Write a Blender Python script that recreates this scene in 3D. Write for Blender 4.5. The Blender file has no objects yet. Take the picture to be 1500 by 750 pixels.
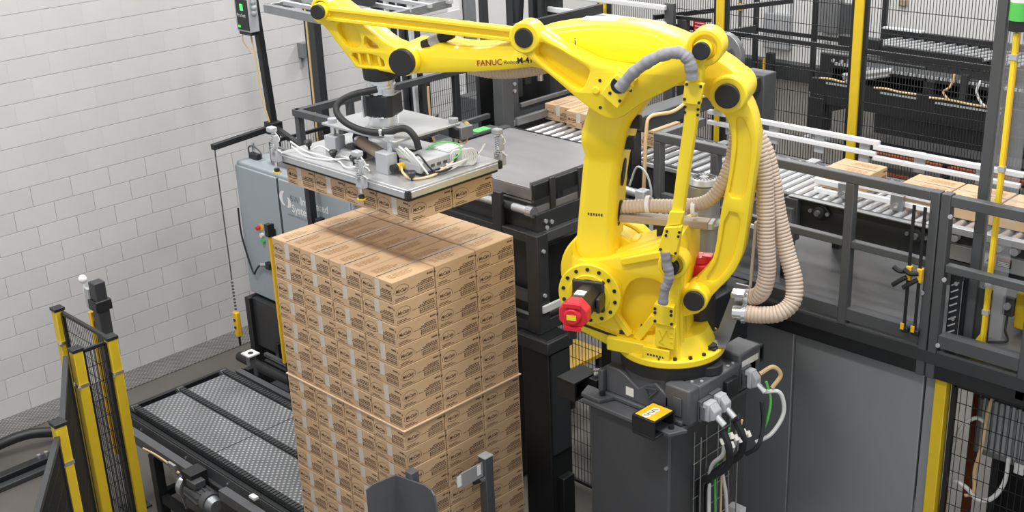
import bpy, bmesh, math, random
from mathutils import Vector, Matrix
random.seed(7)
scene = bpy.context.scene
COL = scene.collection
PI = math.pi

# ------------------------------------------------------------------ camera
cam_data = bpy.data.cameras.new('camera')
cam = bpy.data.objects.new('camera', cam_data)
COL.objects.link(cam)
CX = Vector((0.71008415, 0.70302148, -0.03925946))     # image right
CY = Vector((-0.23187396, 0.28612226, 0.92971421))     # image up
CZ = Vector((0.66484207, -0.65107208, 0.36618326))     # backwards
CX.normalize(); CZ.normalize()
CY = CZ.cross(CX).normalized(); CX = CY.cross(CZ).normalized()
m = Matrix((CX, CY, CZ)).transposed().to_4x4()
CAM_Z = 5.75
m.translation = Vector((0, 0, CAM_Z))
cam.matrix_world = m
cam_data.sensor_width = 36.0
cam_data.lens = 1802.9 / 1500 * 36.0
cam_data.clip_end = 200
scene.camera = cam

# ------------------------------------------------------------------ world, lamps, exposure
w = bpy.data.worlds.new('hall_light'); scene.world = w; w.use_nodes = True
w.node_tree.nodes['Background'].inputs[0].default_value = (0.96, 0.98, 1.0, 1)
w.node_tree.nodes['Background'].inputs[1].default_value = 0.72
def high_bay(x, y, z, power, sx, sy):
    l = bpy.data.lights.new('high_bay_lamp', 'AREA'); l.energy = power; l.shape = 'RECTANGLE'
    l.size = sx; l.size_y = sy; l.color = (1.0, 0.985, 0.96)
    o = bpy.data.objects.new('high_bay_lamp', l); o.location = (x, y, z); COL.objects.link(o)
for x, y, p in ((-8.0, 2.0, 275), (-3.0, 2.0, 240), (-8.6, 7.0, 270), (-2.4, 5.75, 270), (-8.0, 13.0, 330), (-3.0, 13.0, 230), (-12.5, 17.0, 450)):
    high_bay(x, y, 9.2, p, 1.6, 0.7)
scene.view_settings.view_transform = 'Standard'
scene.view_settings.look = 'None'
scene.view_settings.exposure = 0.0
scene.view_settings.gamma = 1.0
scene.view_settings.use_curve_mapping = False

# ------------------------------------------------------------------ materials
def mat(name, col, rough=0.5, metal=0.0, vary=0.08, scale=8.0, bump=0.0, bscale=60.0, rnd=0.0, stretch=None, trans=0.0, alpha=1.0, emit=0.0, spec=None, coat=0.0):
    M = bpy.data.materials.new(name); M.use_nodes = True
    nt = M.node_tree; N = nt.nodes; L = nt.links
    b = N['Principled BSDF']
    b.inputs['Roughness'].default_value = rough; b.inputs['Metallic'].default_value = metal
    if spec is not None: b.inputs['Specular IOR Level'].default_value = spec
    if coat: b.inputs['Coat Weight'].default_value = coat
    if trans: b.inputs['Transmission Weight'].default_value = trans
    if alpha < 1: b.inputs['Alpha'].default_value = alpha
    tc = N.new('ShaderNodeTexCoord'); src = tc.outputs['Object']
    if stretch:
        mp = N.new('ShaderNodeMapping'); mp.inputs['Scale'].default_value = stretch
        L.new(src, mp.inputs[0]); src = mp.outputs[0]
    n = N.new('ShaderNodeTexNoise'); n.inputs['Scale'].default_value = scale; n.inputs['Detail'].default_value = 5
    L.new(src, n.inputs['Vector'])
    mx = N.new('ShaderNodeMix'); mx.data_type = 'RGBA'
    mx.inputs[6].default_value = tuple(c * (1 - vary) for c in col) + (1,)
    mx.inputs[7].default_value = tuple(min(1, c * (1 + vary)) for c in col) + (1,)
    L.new(n.outputs['Fac'], mx.inputs[0])
    out = mx.outputs[2]
    if rnd:
        oi = N.new('ShaderNodeObjectInfo'); hsv = N.new('ShaderNodeHueSaturation')
        mr = N.new('ShaderNodeMapRange'); mr.inputs[3].default_value = 1 - rnd; mr.inputs[4].default_value = 1 + rnd
        L.new(oi.outputs['Random'], mr.inputs[0]); L.new(mr.outputs[0], hsv.inputs['Value']); L.new(out, hsv.inputs['Color']); out = hsv.outputs[0]
    L.new(out, b.inputs['Base Color'])
    if emit:
        b.inputs['Emission Color'].default_value = tuple(col) + (1,); b.inputs['Emission Strength'].default_value = emit
    if bump:
        n2 = N.new('ShaderNodeTexNoise'); n2.inputs['Scale'].default_value = bscale; n2.inputs['Detail'].default_value = 4
        L.new(src, n2.inputs['Vector'])
        bp = N.new('ShaderNodeBump'); bp.inputs['Strength'].default_value = bump; bp.inputs['Distance'].default_value = 0.01
        L.new(n2.outputs['Fac'], bp.inputs['Height']); L.new(bp.outputs[0], b.inputs['Normal'])
    return M
def checker_mat(name, col, dot, scale, rough, metal):
    # raised dot tread plate: the dots are fine relief and polish
    M = bpy.data.materials.new(name); M.use_nodes = True
    nt = M.node_tree; N = nt.nodes; L = nt.links; b = N['Principled BSDF']
    tc = N.new('ShaderNodeTexCoord'); mp = N.new('ShaderNodeMapping'); mp.inputs['Rotation'].default_value = (0, 0, PI / 4); mp.inputs['Scale'].default_value = (scale, scale, scale)
    L.new(tc.outputs['Object'], mp.inputs[0])
    v = N.new('ShaderNodeTexVoronoi'); v.inputs['Scale'].default_value = 1.0; v.inputs['Randomness'].default_value = 0.0; v.voronoi_dimensions = '2D'
    L.new(mp.outputs[0], v.inputs['Vector'])
    r = N.new('ShaderNodeMapRange'); r.inputs[1].default_value = 0.12; r.inputs[2].default_value = 0.4; r.inputs[3].default_value = 1; r.inputs[4].default_value = 0
    L.new(v.outputs['Distance'], r.inputs[0])
    nz = N.new('ShaderNodeTexNoise'); nz.inputs['Scale'].default_value = 3.0; L.new(tc.outputs['Object'], nz.inputs['Vector'])
    mx = N.new('ShaderNodeMix'); mx.data_type = 'RGBA'; mx.inputs[6].default_value = tuple(col) + (1,); mx.inputs[7].default_value = tuple(dot) + (1,)
    L.new(r.outputs[0], mx.inputs[0])
    mx2 = N.new('ShaderNodeMix'); mx2.data_type = 'RGBA'; mx2.blend_type = 'MULTIPLY'; mx2.inputs[0].default_value = 0.5
    L.new(mx.outputs[2], mx2.inputs[6]); L.new(nz.outputs['Fac'], mx2.inputs[7])
    L.new(mx2.outputs[2], b.inputs['Base Color'])
    bp = N.new('ShaderNodeBump'); bp.inputs['Strength'].default_value = 0.9; bp.inputs['Distance'].default_value = 0.004
    L.new(r.outputs[0], bp.inputs['Height']); L.new(bp.outputs[0], b.inputs['Normal'])
    b.inputs['Roughness'].default_value = rough; b.inputs['Metallic'].default_value = metal
    return M

YEL   = mat('robot_yellow_enamel', (0.93, 0.70, 0.022), 0.38, 0, 0.02, 3, coat=0.12)
YPOST = mat('fence_post_yellow', (0.72, 0.50, 0.02), 0.45, 0, 0.10, 12)
AMBER = mat('amber_light_curtain', (0.85, 0.50, 0.02), 0.35, 0, 0.05, 10)
BLACK = mat('black_powder_coat', (0.014, 0.015, 0.017), 0.42, 0, 0.2, 10)
RUBB  = mat('black_rubber', (0.017, 0.017, 0.018), 0.6, 0, 0.2, 20)
GRAPH = mat('graphite_frame_paint', (0.075, 0.078, 0.083), 0.42, 0, 0.12, 6)
GRAPH2= mat('dark_graphite_paint', (0.036, 0.038, 0.041), 0.42, 0, 0.15, 6)
CASTG = mat('grey_cast_base', (0.088, 0.091, 0.098), 0.45, 0, 0.12, 8)
PANEL = mat('grey_sheet_panel', (0.30, 0.315, 0.335), 0.36, 0.20, 0.10, 1.5)
PEDG  = mat('pedestal_paint', (0.058, 0.060, 0.064), 0.42, 0, 0.12, 2)
CAB   = mat('cabinet_grey_enamel', (0.34, 0.385, 0.41), 0.42, 0, 0.06, 3)
CABD  = mat('cabinet_gasket_grey', (0.16, 0.18, 0.19), 0.5, 0, 0.06, 5)
ALU   = mat('brushed_aluminium', (0.50, 0.505, 0.515), 0.36, 0.5, 0.07, 12, stretch=(1, 6, 1))
ALUW  = mat('white_rail', (0.78, 0.79, 0.81), 0.35, 0.1, 0.04, 10)
STEEL = mat('bright_steel', (0.72, 0.73, 0.74), 0.22, 0.9, 0.08, 14)
SHEET = mat('worn_steel_sheet', (0.27, 0.262, 0.268), 0.42, 0.4, 0.22, 2.2, stretch=(1, 3, 1))
ROLL  = mat('zinc_roller', (0.66, 0.67, 0.69), 0.28, 0.7, 0.1, 8)
DSTEEL= mat('dull_steel', (0.30, 0.31, 0.32), 0.42, 0.7, 0.15, 9)
CARD  = mat('kraft_cardboard', (0.55, 0.37, 0.215), 0.75, 0, 0.06, 14, bump=0.05, bscale=120, rnd=0.06)
CARDD = mat('cardboard_seam', (0.16, 0.09, 0.045), 0.8, 0, 0.1, 20)
SLIP  = mat('slip_sheet_board', (0.72, 0.52, 0.34), 0.75, 0, 0.05, 10)
INK   = mat('brown_print_ink', (0.085, 0.043, 0.022), 0.7, 0, 0.1, 20)
INKF  = mat('faint_print_ink', (0.36, 0.215, 0.105), 0.7, 0, 0.1, 20)
TAPE  = mat('clear_packing_tape', (0.62, 0.55, 0.47), 0.20, 0, 0.15, 30, spec=0.6)
TAPEL = mat('clear_tape_on_lid', (0.57, 0.42, 0.28), 0.25, 0, 0.10, 30, spec=0.6)
WOODM = mat('pallet_wood', (0.42, 0.29, 0.16), 0.8, 0, 0.25, 6, stretch=(1, 8, 8))
HOSE  = mat('beige_ribbed_hose', (0.56, 0.445, 0.35), 0.42, 0, 0.10, 10)
HOSED = mat('tan_flat_bracket', (0.40, 0.31, 0.22), 0.5, 0, 0.12, 8)
RED   = mat('red_motor_cover', (0.70, 0.022, 0.040), 0.35, 0, 0.05, 8)
MOTB  = mat('dark_motor_body', (0.045, 0.038, 0.033), 0.4, 0.2, 0.25, 10)
SLEEVE= mat('grey_fabric_sleeve', (0.25, 0.25, 0.27), 0.65, 0, 0.12, 20, bump=0.4, bscale=35)
MGREY = mat('motor_grey', (0.34, 0.335, 0.32), 0.4, 0.4, 0.15, 8)
CONN  = mat('light_grey_plastic', (0.43, 0.44, 0.46), 0.45, 0, 0.06, 12)
WHITE = mat('white_plastic', (0.80, 0.80, 0.79), 0.4, 0, 0.04, 10)
WCAB  = mat('white_cable', (0.74, 0.74, 0.72), 0.4, 0, 0.04, 10)
GREEN = mat('green_paint', (0.10, 0.52, 0.10), 0.45, 0, 0.05, 10)
GRTAPE= mat('green_tape', (0.14, 0.60, 0.15), 0.45, 0, 0.05, 10)
ORANGE= mat('orange_rack_paint', (0.22, 0.05, 0.015), 0.5, 0, 0.2, 8)
TANC  = mat('tan_cable', (0.72, 0.50, 0.26), 0.45, 0, 0.08, 12)
REDC  = mat('red_cable', (0.55, 0.06, 0.03), 0.45, 0, 0.05, 12)
CREAM = mat('cream_label', (0.80, 0.78, 0.72), 0.5, 0, 0.03, 10)
MAROON= mat('maroon_letters', (0.30, 0.02, 0.03), 0.5, 0, 0.02, 10)
CLEAR = mat('tinted_clear_guard', (0.55, 0.57, 0.60), 0.08, 0, 0.05, 4, alpha=0.16)
WALLP = mat('white_block_paint', (0.585, 0.58, 0.578), 0.55, 0, 0.04, 3.0, bump=0.10, bscale=90, rnd=0.025)
MORT  = mat('wall_mortar', (0.80, 0.79, 0.785), 0.7, 0, 0.05, 20)
WHITEW= mat('white_wall_paint', (0.80, 0.795, 0.79), 0.6, 0, 0.03, 1.2)
FLOORM= mat('stained_concrete', (0.105, 0.096, 0.085), 0.5, 0, 0.35, 1.3, bump=0.05, bscale=30)
DECKM = mat('mezzanine_deck_sheet', (0.088, 0.088, 0.091), 0.38, 0.1, 0.28, 1.6, bump=0.03, bscale=12)
TREAD = checker_mat('tread_plate', (0.20, 0.205, 0.215), (0.58, 0.59, 0.61), 27.0, 0.38, 0.35)
FTREAD= checker_mat('floor_tread_plate', (0.20, 0.19, 0.185), (0.42, 0.41, 0.40), 30.0, 0.45, 0.3)
SCREENG = mat('green_indicator', (0.05, 0.8, 0.12), 0.4, emit=1.2)
BEACON= mat('green_beacon_lens', (0.10, 0.55, 0.10), 0.25, 0, 0.05, 5)

# ------------------------------------------------------------------ geometry helpers
ORIG = {}
class MB:
    """collects simple solids and links them as one mesh object"""
    def __init__(s): s.v = []; s.f = []
    def add(s, vs, fs):
        k = len(s.v); s.v += [Vector(p) for p in vs]; s.f += [tuple(i + k for i in q) for q in fs]; return s
    def bx(s, x0, x1, y0, y1, z0, z1):
        return s.add([(x0,y0,z0),(x1,y0,z0),(x1,y1,z0),(x0,y1,z0),(x0,y0,z1),(x1,y0,z1),(x1,y1,z1),(x0,y1,z1)],
                     [(3,2,1,0),(4,5,6,7),(0,1,5,4),(1,2,6,5),(2,3,7,6),(3,0,4,7)])
    def bar(s, p, q, w, h, up=(0,0,1)):
        # a bar of w (sideways) x h (along up) from p to q
        p = Vector(p); q = Vector(q); d = (q - p).normalized(); up = Vector(up)
        if abs(d.dot(up)) > 0.98: up = Vector((0, 1, 0)) if abs(d.y) < 0.9 else Vector((1, 0, 0))
        sd = d.cross(up).normalized(); u = sd.cross(d).normalized()
        a = sd * w / 2; b = u * h / 2
        return s.add([p-a-b, p+a-b, p+a+b, p-a+b, q-a-b, q+a-b, q+a+b, q-a+b],
                     [(0,1,2,3)[::-1],(4,5,6,7),(0,4,5,1)[::-1],(1,5,6,2)[::-1],(2,6,7,3)[::-1],(3,7,4,0)[::-1]])
    def cyl(s, p, q, r, r2=None, n=16, ph=0.0):
        p = Vector(p); q = Vector(q); d = (q - p).normalized(); r2 = r if r2 is None else r2
        a = d.orthogonal().normalized() if abs(d.z) < 0.99 else Vector((1, 0, 0))
        if abs(d.z) < 0.99: a = d.cross(Vector((0,0,1))).normalized()
        b = d.cross(a)
        vs = [p + (a*math.cos(2*PI*i/n+ph) + b*math.sin(2*PI*i/n+ph))*r for i in range(n)] + [q + (a*math.cos(2*PI*i/n+ph) + b*math.sin(2*PI*i/n+ph))*r2 for i in range(n)]
        fs = [(i, (i+1) % n, n+(i+1) % n, n+i) for i in range(n)] + [tuple(range(n))[::-1], tuple(range(n, 2*n))]
        return s.add(vs, fs)
    def ring(s, p, q, ro, ri, n=24):
        p = Vector(p); q = Vector(q); d = (q - p).normalized()
        a = d.cross(Vector((0,0,1))).normalized() if abs(d.z) < 0.99 else Vector((1,0,0)); b = d.cross(a)
        vs = []
        for c, r in ((p, ro), (q, ro), (q, ri), (p, ri)):
            vs += [c + (a*math.cos(2*PI*i/n) + b*math.sin(2*PI*i/n))*r for i in range(n)]
        fs = [(k*n+i, k*n+(i+1) % n, ((k+1) % 4)*n+(i+1) % n, ((k+1) % 4)*n+i) for k in range(4) for i in range(n)]
        return s.add(vs, fs)
    def tube(s, pts, r, n=8, rf=None):
        pts = [Vector(p) for p in pts]; m = len(pts); k = len(s.v)
        t0 = (pts[1]-pts[0]).normalized(); a = t0.orthogonal().normalized()
        for i, p in enumerate(pts):
            t = (pts[min(i+1, m-1)] - pts[max(i-1, 0)]).normalized()
            a = (a - t*a.dot(t)).normalized(); b = t.cross(a); rr = r if rf is None else rf(i)
            s.v += [p + (a*math.cos(2*PI*j/n) + b*math.sin(2*PI*j/n))*rr for j in range(n)]
        for i in range(m-1):
            s.f += [(k+i*n+j, k+i*n+(j+1) % n, k+(i+1)*n+(j+1) % n, k+(i+1)*n+j) for j in range(n)]
        s.f += [tuple(k+j for j in range(n))[::-1], tuple(k+(m-1)*n+j for j in range(n))]
        return s
    def prism(s, poly, ax, a0, a1):
        # polygon in the two other axes, extruded along axis ax from a0 to a1
        def P(u, v, a): return ((a,u,v),(u,a,v),(u,v,a))[ax]
        n = len(poly)
        vs = [P(u, v, a0) for u, v in poly] + [P(u, v, a1) for u, v in poly]
        return s.add(vs, [(i, (i+1) % n, n+(i+1) % n, n+i) for i in range(n)] + [tuple(range(n))[::-1], tuple(range(n, 2*n))])
    def loft(s, rings, close=True):
        k = len(s.v); n = len(rings[0])
        for r in rings: s.v += [Vector(p) for p in r]
        for i in range(len(rings)-1):
            s.f += [(k+i*n+j, k+i*n+(j+1) % n, k+(i+1)*n+(j+1) % n, k+(i+1)*n+j) for j in range(n)]
        s.f += [tuple(k+j for j in range(n))[::-1], tuple(k+(len(rings)-1)*n+j for j in range(n))]
        return s
    def ball(s, c, r, n=10):
        c = Vector(c); rings = []
        for i in range(1, n//2):
            th = PI*i/(n//2); rings.append([c + Vector((math.sin(th)*math.cos(2*PI*j/n), math.sin(th)*math.sin(2*PI*j/n), math.cos(th)))*r for j in range(n)])
        return s.loft(rings)
    def put(s, other, mtx):
        return s.add([mtx @ v for v in other.v], other.f)
    def mesh(s, name, off=(0,0,0), fix=True):
        me = bpy.data.meshes.new(name); off = Vector(off)
        me.from_pydata([v - off for v in s.v], [], s.f)
        if fix:
            bm = bmesh.new(); bm.from_mesh(me); bmesh.ops.recalc_face_normals(bm, faces=bm.faces); bm.to_mesh(me); bm.free()
        return me
    def build(s, name, m, parent=None, bevel=0.0, seg=2, smooth=True, loc=None):
        if parent is not None: off = ORIG.get(parent, Vector((0,0,0)))
        else: off = Vector(loc) if loc is not None else Vector((0,0,0))
        me = s.mesh(name, off)
        if parent is None:
            o = link(name, me, m, None, bevel, seg, smooth); o.location = off; ORIG[o] = off
        else:
            o = link(name, me, m, parent, bevel, seg, smooth); ORIG[o] = off
        return o
def link(name, me, m, parent=None, bevel=0.0, seg=2, smooth=True):
    if m is not None and not me.materials: me.materials.append(m)
    if smooth:
        me.shade_smooth(); me.set_sharp_from_angle(angle=0.62)
    o = bpy.data.objects.new(name, me); COL.objects.link(o)
    if parent is not None: o.parent = parent; ORIG[o] = ORIG.get(parent, Vector((0,0,0)))
    if bevel:
        b = o.modifiers.new('edge', 'BEVEL'); b.width = bevel; b.segments = seg; b.limit_method = 'ANGLE'; b.angle_limit = 0.7
    return o
def tag(o, label, cat, group=None):
    o['label'] = label; o['category'] = cat
    if group: o['group'] = group
    return o
def thing(name, label, cat, loc=(0,0,0), group=None, rotz=0.0, local=False):
    o = bpy.data.objects.new(name, None); COL.objects.link(o); o.location = loc; o.rotation_euler = (0,0,rotz)
    o.empty_display_size = 0.1
    ORIG[o] = Vector((0,0,0)) if local else Vector(loc)
    return tag(o, label, cat, group)
def struct(o): o['kind'] = 'structure'; return o
def stuff(o): o['kind'] = 'stuff'; return o
def dup(root, off=(0,0,0), label=None, group=None, rotz=None):
    def cp(o, par):
        c = o.copy(); COL.objects.link(c)
        if par is not None: c.parent = par
        ORIG[c] = ORIG.get(o, Vector((0,0,0)))
        for ch in list(o.children): cp(ch, c)
        return c
    r = cp(root, None); r.location = Vector(root.location) + Vector(off)
    if rotz is not None: r.rotation_euler = (0,0,rotz)
    if label: r['label'] = label
    if group: r['group'] = group
    return r
def chaikin(poly, k=1, closed=True):
    for _ in range(k):
        out = []; n = len(poly)
        for i in range(n if closed else n-1):
            a = Vector(poly[i]); b = Vector(poly[(i+1) % n])
            out += [tuple(a*0.75 + b*0.25), tuple(a*0.25 + b*0.75)]
        if not closed: out = [tuple(poly[0])] + out + [tuple(poly[-1])]
        poly = out
    return poly
def spline(pts, k=6):
    # Catmull-Rom through points
    P = [Vector(p) for p in pts]; P = [P[0]*2-P[1]] + P + [P[-1]*2-P[-2]]; out = []
    for i in range(1, len(P)-2):
        a, b, c, d = P[i-1:i+3]
        for j in range(k):
            t = j/k
            out.append(0.5*((2*b) + (c-a)*t + (2*a-5*b+4*c-d)*t*t + (3*b-a-3*c+d)*t**3))
    out.append(P[-2]); return out
def plate(name, m, parent, outer, holes, n0, n1, bevel=0.006, smooth_k=1, frame=None):
    """outline with holes in a (u, z) plane, extruded along the local y axis from n0 to n1, edges rounded"""
    cu = bpy.data.curves.new(name, 'CURVE'); cu.dimensions = '2D'; cu.fill_mode = 'BOTH'
    cu.extrude = abs(n1-n0)/2 - bevel; cu.bevel_depth = bevel; cu.bevel_resolution = 1; cu.offset = -bevel
    for poly in [outer] + list(holes):
        poly = chaikin(poly, smooth_k) if smooth_k else poly
        sp = cu.splines.new('POLY'); sp.points.add(len(poly)-1); sp.use_cyclic_u = True
        for pt, q in zip(sp.points, poly): pt.co = (q[0], q[1], 0, 1)
    o = bpy.data.objects.new('t', cu); COL.objects.link(o)
    dg = bpy.context.evaluated_depsgraph_get()
    me = bpy.data.meshes.new_from_object(o.evaluated_get(dg))
    bpy.data.objects.remove(o); bpy.data.curves.remove(cu)
    c = (n0+n1)/2; me.name = name
    off = ORIG.get(parent, Vector((0,0,0)))
    for v in me.vertices:
        x, y, z = v.co; v.co = Vector((x, c - z, y)) if frame is None else frame @ Vector((x, y, z))
        v.co -= off
    bm = bmesh.new(); bm.from_mesh(me); bmesh.ops.remove_doubles(bm, verts=bm.verts, dist=0.00005); bmesh.ops.recalc_face_normals(bm, faces=bm.faces); bm.to_mesh(me); bm.free()
    me.materials.clear()
    return link(name, me, m, parent)
_tx = {}
def text_verts(s, size, shear=0.0, res=2, depth=0.0, bold=0.0):
    key = (s, size, shear, res, depth, bold)
    if key not in _tx:
        cu = bpy.data.curves.new('t', 'FONT'); cu.body = s; cu.size = size; cu.shear = shear; cu.resolution_u = res; cu.extrude = depth; cu.offset = bold
        o = bpy.data.objects.new('t', cu); COL.objects.link(o)
        me = bpy.data.meshes.new_from_object(o.evaluated_get(bpy.context.evaluated_depsgraph_get()))
        _tx[key] = ([v.co.copy() for v in me.vertices], [tuple(p.vertices) for p in me.polygons])
        bpy.data.objects.remove(o); bpy.data.curves.remove(cu); bpy.data.meshes.remove(me)
    return _tx[key]
def put_text(mb, s, size, origin, right, up, **k):
    v, f = text_verts(s, size, **k); o = Vector(origin); r = Vector(right).normalized(); u = Vector(up).normalized(); n = r.cross(u)
    mb.add([o + r*p.x + u*p.y + n*p.z for p in v], f)
def bolts(mb, pts, axis, r=0.012, h=0.01, n=8):
    a = Vector(axis).normalized()
    for p in pts: mb.cyl(Vector(p), Vector(p)+a*h, r, n=n)
# ================================================================== THE ROOM
fl = MB().bx(-22, 3, -3, 23, -0.2, 0).build('floor', FLOORM); struct(fl)
wl = MB().bx(-11.45, -11.262, -1.0, 10.45, 0, 9.5).build('wall_left', MORT); struct(wl)
CH, CL = 0.2032, 0.4064
def block_mesh(gap=0.0013, ce=0.0022):
    b = MB(); x = 0.009; h = CH/2-0.0024; l = CL/2-gap; c = 0.0022
    b.add([(0,-l,-h),(0,l,-h),(0,l,h),(0,-l,h),(x,-l+ce,-h+c),(x,l-ce,-h+c),(x,l-ce,h-c),(x,-l+ce,h-c)],
          [(4,5,6,7),(0,1,5,4),(1,2,6,5),(2,3,7,6),(3,0,4,7)])
    return b
bmw = block_mesh()
blk_me = bmw.mesh('block'); blk_me.materials.append(WALLP)
bmu = block_mesh(0.0001, 0.0003); blk_up = bmu.mesh('block'); blk_up.materials.append(WALLP)      # upper courses: thick paint closes the upright joints
def in_frame(p):
    d = Vector(p) - Vector((0,0,CAM_Z)); z = -d.dot(CZ)
    if z < 0.1: return False, 0
    x = 750 + 1802.9*d.dot(CX)/z; y = 375 - 1802.9*d.dot(CY)/z
    return (-30 < x < 420 and -30 < y < 680), z
cells = []
for r in range(46):
    zc = (r+0.5)*CH
    y = -0.9 + ((0.14+0.9) % CL if r % 2 == 0 else (0.345+0.9) % CL)
    while y + CL < 10.45:
        cells.append((y+CL/2, zc)); y += CL
vis = sorted([(in_frame((-11.25, y, z))[1], y, z) for y, z in cells if in_frame((-11.25, y, z))[0]])[:300]
vs = {(y, z) for _, y, z in vis}
for y, z in vs:
    o = bpy.data.objects.new('block', blk_me if z < 2.15 else blk_up); COL.objects.link(o); o.parent = wl; o.location = (-11.262, y, z)
rest = MB()
for y, z in cells:
    if (y, z) not in vs: rest.put(bmw if z < 2.15 else bmu, Matrix.Translation((-11.262, y, z)))
stuff(rest.build('block_courses', WALLP, wl))
struct(MB().bx(-18, -11.262, 10.35, 10.45, 0, 9.5).build('wall_return', WHITEW))
struct(MB().bx(-18.2, -18, 10.35, 20.6, 0, 9.5).build('wall_recess', WHITEW))
struct(MB().bx(-18, 3, 20.4, 20.6, 0, 9.5).build('wall_back', WHITEW))
struct(MB().bx(-18, 2.9, 20.15, 20.4, 0, 0.32).build('baseboard_back', GRAPH2))
# steel trim at the free end of the block wall
t = MB().bx(-11.30, -11.20, 10.36, 10.52, 0, 9.0).build('trim_1', DSTEEL); struct(t)
# ================================================================== CARTONS
BX, BY, BH = 0.3048, 0.3387, 0.1403
def carton_meshes():
    b = MB(); e = 0.0032
    c = 0.004
    rings = []
    for z, s in ((0.0008, c), (0.0008+c, 0), (BH-0.0008-c, 0), (BH-0.0008, c)):
        x, y = BX/2-e-s, BY/2-e-s; k_ = c
        rings.append([(-x+k_,-y,z),(x-k_,-y,z),(x,-y+k_,z),(x,y-k_,z),(x-k_,y,z),(-x+k_,y,z),(-x,y-k_,z),(-x,-y+k_,z)])
    b.loft(rings)
    body = b.mesh('carton'); body.materials.append(CARD)
    p = MB()
    def face(o, r, wd):
        # printing of one upright side: emblem, lines, table, small black square
        o = Vector(o); r = Vector(r); u = Vector((0,0,1)); n = r.cross(u); o = o - n*0.0026
        def q(x0, x1, z0, z1): p.add([o+r*x0+u*z0, o+r*x1+u*z0, o+r*x1+u*z1, o+r*x0+u*z1], [(0,1,2,3)])
        put_text(p, 'McCain', 0.030, o + r*(wd*0.07) + u*0.062, r, u*1 + r*0.04, shear=0.25, res=2, bold=0.0008)
        cx = wd*0.07+0.047; cz = 0.070
        for k in range(12):       # thin arch over the emblem and swash below it
            a0 = PI*(-0.12) + PI*1.2*k/12; a1 = PI*(-0.12) + PI*1.2*(k+1)/12
            pts = [(cx+0.060*math.cos(a), cz+0.040*math.sin(a)) for a in (a0, a1)] + [(cx+0.0575*math.cos(a), cz+0.0378*math.sin(a)) for a in (a1, a0)]
            p.add([o+r*x+u*z for x, z in pts], [(0,1,2,3)])
        for k in range(6):
            a0 = PI*1.22 + PI*0.56*k/6; a1 = a0 + PI*0.56/6
            pts = [(cx+0.06*math.cos(a), cz+0.004+0.030*math.sin(a)) for a in (a0, a1)] + [(cx+0.06*math.cos(a), cz+0.007+0.030*math.sin(a)) for a in (a1, a0)]
            p.add([o+r*x+u*z for x, z in pts], [(0,1,2,3)])
        q(wd*0.05, wd*0.05+0.075, 0.023, 0.027); q(wd*0.05, wd*0.05+0.10, 0.013, 0.017)
        tx0 = wd*0.58; tx1 = wd*0.95
        for k in range(3):
            xa = tx0 - 0.012 + (tx1-tx0)*(0.0, 0.12, 0.34)[k]; z = 0.057 + 0.0105*k
            x = xa
            while x < tx1-0.004:
                l = random.uniform(0.010, 0.022); q(x, min(x+l, tx1), z, z+0.0062); x += l+0.0028
        q(tx0-0.055, tx0-0.02, 0.058, 0.061)
        z0, z1 = 0.019, 0.049     # ruled table
        q(tx0, tx1, z0, z0+0.0035); q(tx0, tx1, z1-0.0035, z1); q(tx0, tx0+0.004, z0, z1); q(tx1-0.004, tx1, z0, z1)
        nn = 8
        for k in range(nn):
            x = tx0 + 0.006 + (tx1-tx0-0.012)*k/nn; q(x, x+0.0032, z0+0.006, z1-0.006); q(x+0.005, x+0.0105, z0+0.011, z1-0.012)
        for k in range(4): q(tx1-0.046+k*0.0115, tx1-0.0365+k*0.0115, 0.108, 0.1185)
        q(wd-0.011, wd-0.002, 0.102, 0.112)
    face((-BX/2, -BY/2, 0), (1,0,0), BX)
    face((BX/2, -BY/2, 0), (0,1,0), BY)
    # faint lines of text on the lid
    pr = p.mesh('printing', fix=False); pr.materials.append(INK)
    f = MB(); zt = BH - 0.0004
    for sx in (-1, 1):
        for k in range(4):
            y = -BY*0.38
            while y < BY*0.05:
                l = random.uniform(0.02, 0.05); x = sx*(0.045+0.016*k) ; f.add([(x,y,zt),(x+0.009,y,zt),(x+0.009,y+l,zt),(x,y+l,zt)], [(0,1,2,3)]); y += l+0.006
    fp = f.mesh('lid_printing', fix=False); fp.materials.append(INKF)
    sm = MB(); sm.add([(-0.007,-BY/2+0.008,zt),(0.006,-BY/2+0.008,zt),(0.003,BY/2-0.008,zt),(-0.001,BY/2-0.008,zt)], [(0,1,2,3)])
    se = sm.mesh('flap_seam', fix=False); se.materials.append(CARDD)
    lm = MB(); lm.add([(-0.024,-BY/2+0.006,zt-0.0002),(0.024,-BY/2+0.006,zt-0.0002),(0.024,BY/2-0.006,zt-0.0002),(-0.024,BY/2-0.006,zt-0.0002)], [(0,1,2,3)])
    le = lm.mesh('lid_tape', fix=False); le.materials.append(TAPEL)
    tp = MB(); z = BH + 0.0002; w_ = 0.024
    ys = -BY/2 + 0.0022
    tp.add([(-w_,ys,0.048),(w_,ys,0.052),(w_,ys,z),(-w_,ys,z)], [(0,1,2,3)])
    ta = tp.mesh('tape', fix=False); ta.materials.append(TAPE)
    tp2 = MB(); tp2.add([(-w_*0.9,ys,0.02),(w_,ys,0.026),(w_,ys,z-0.01),(-w_,ys,z-0.01)], [(0,1,2,3)])
    tb = tp2.mesh('tape', fix=False); tb.materials.append(TAPE)
    return body, pr, fp, se, (ta, tb), le
CB, CP, CF, CS, CT, CL_ = carton_meshes()
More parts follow.
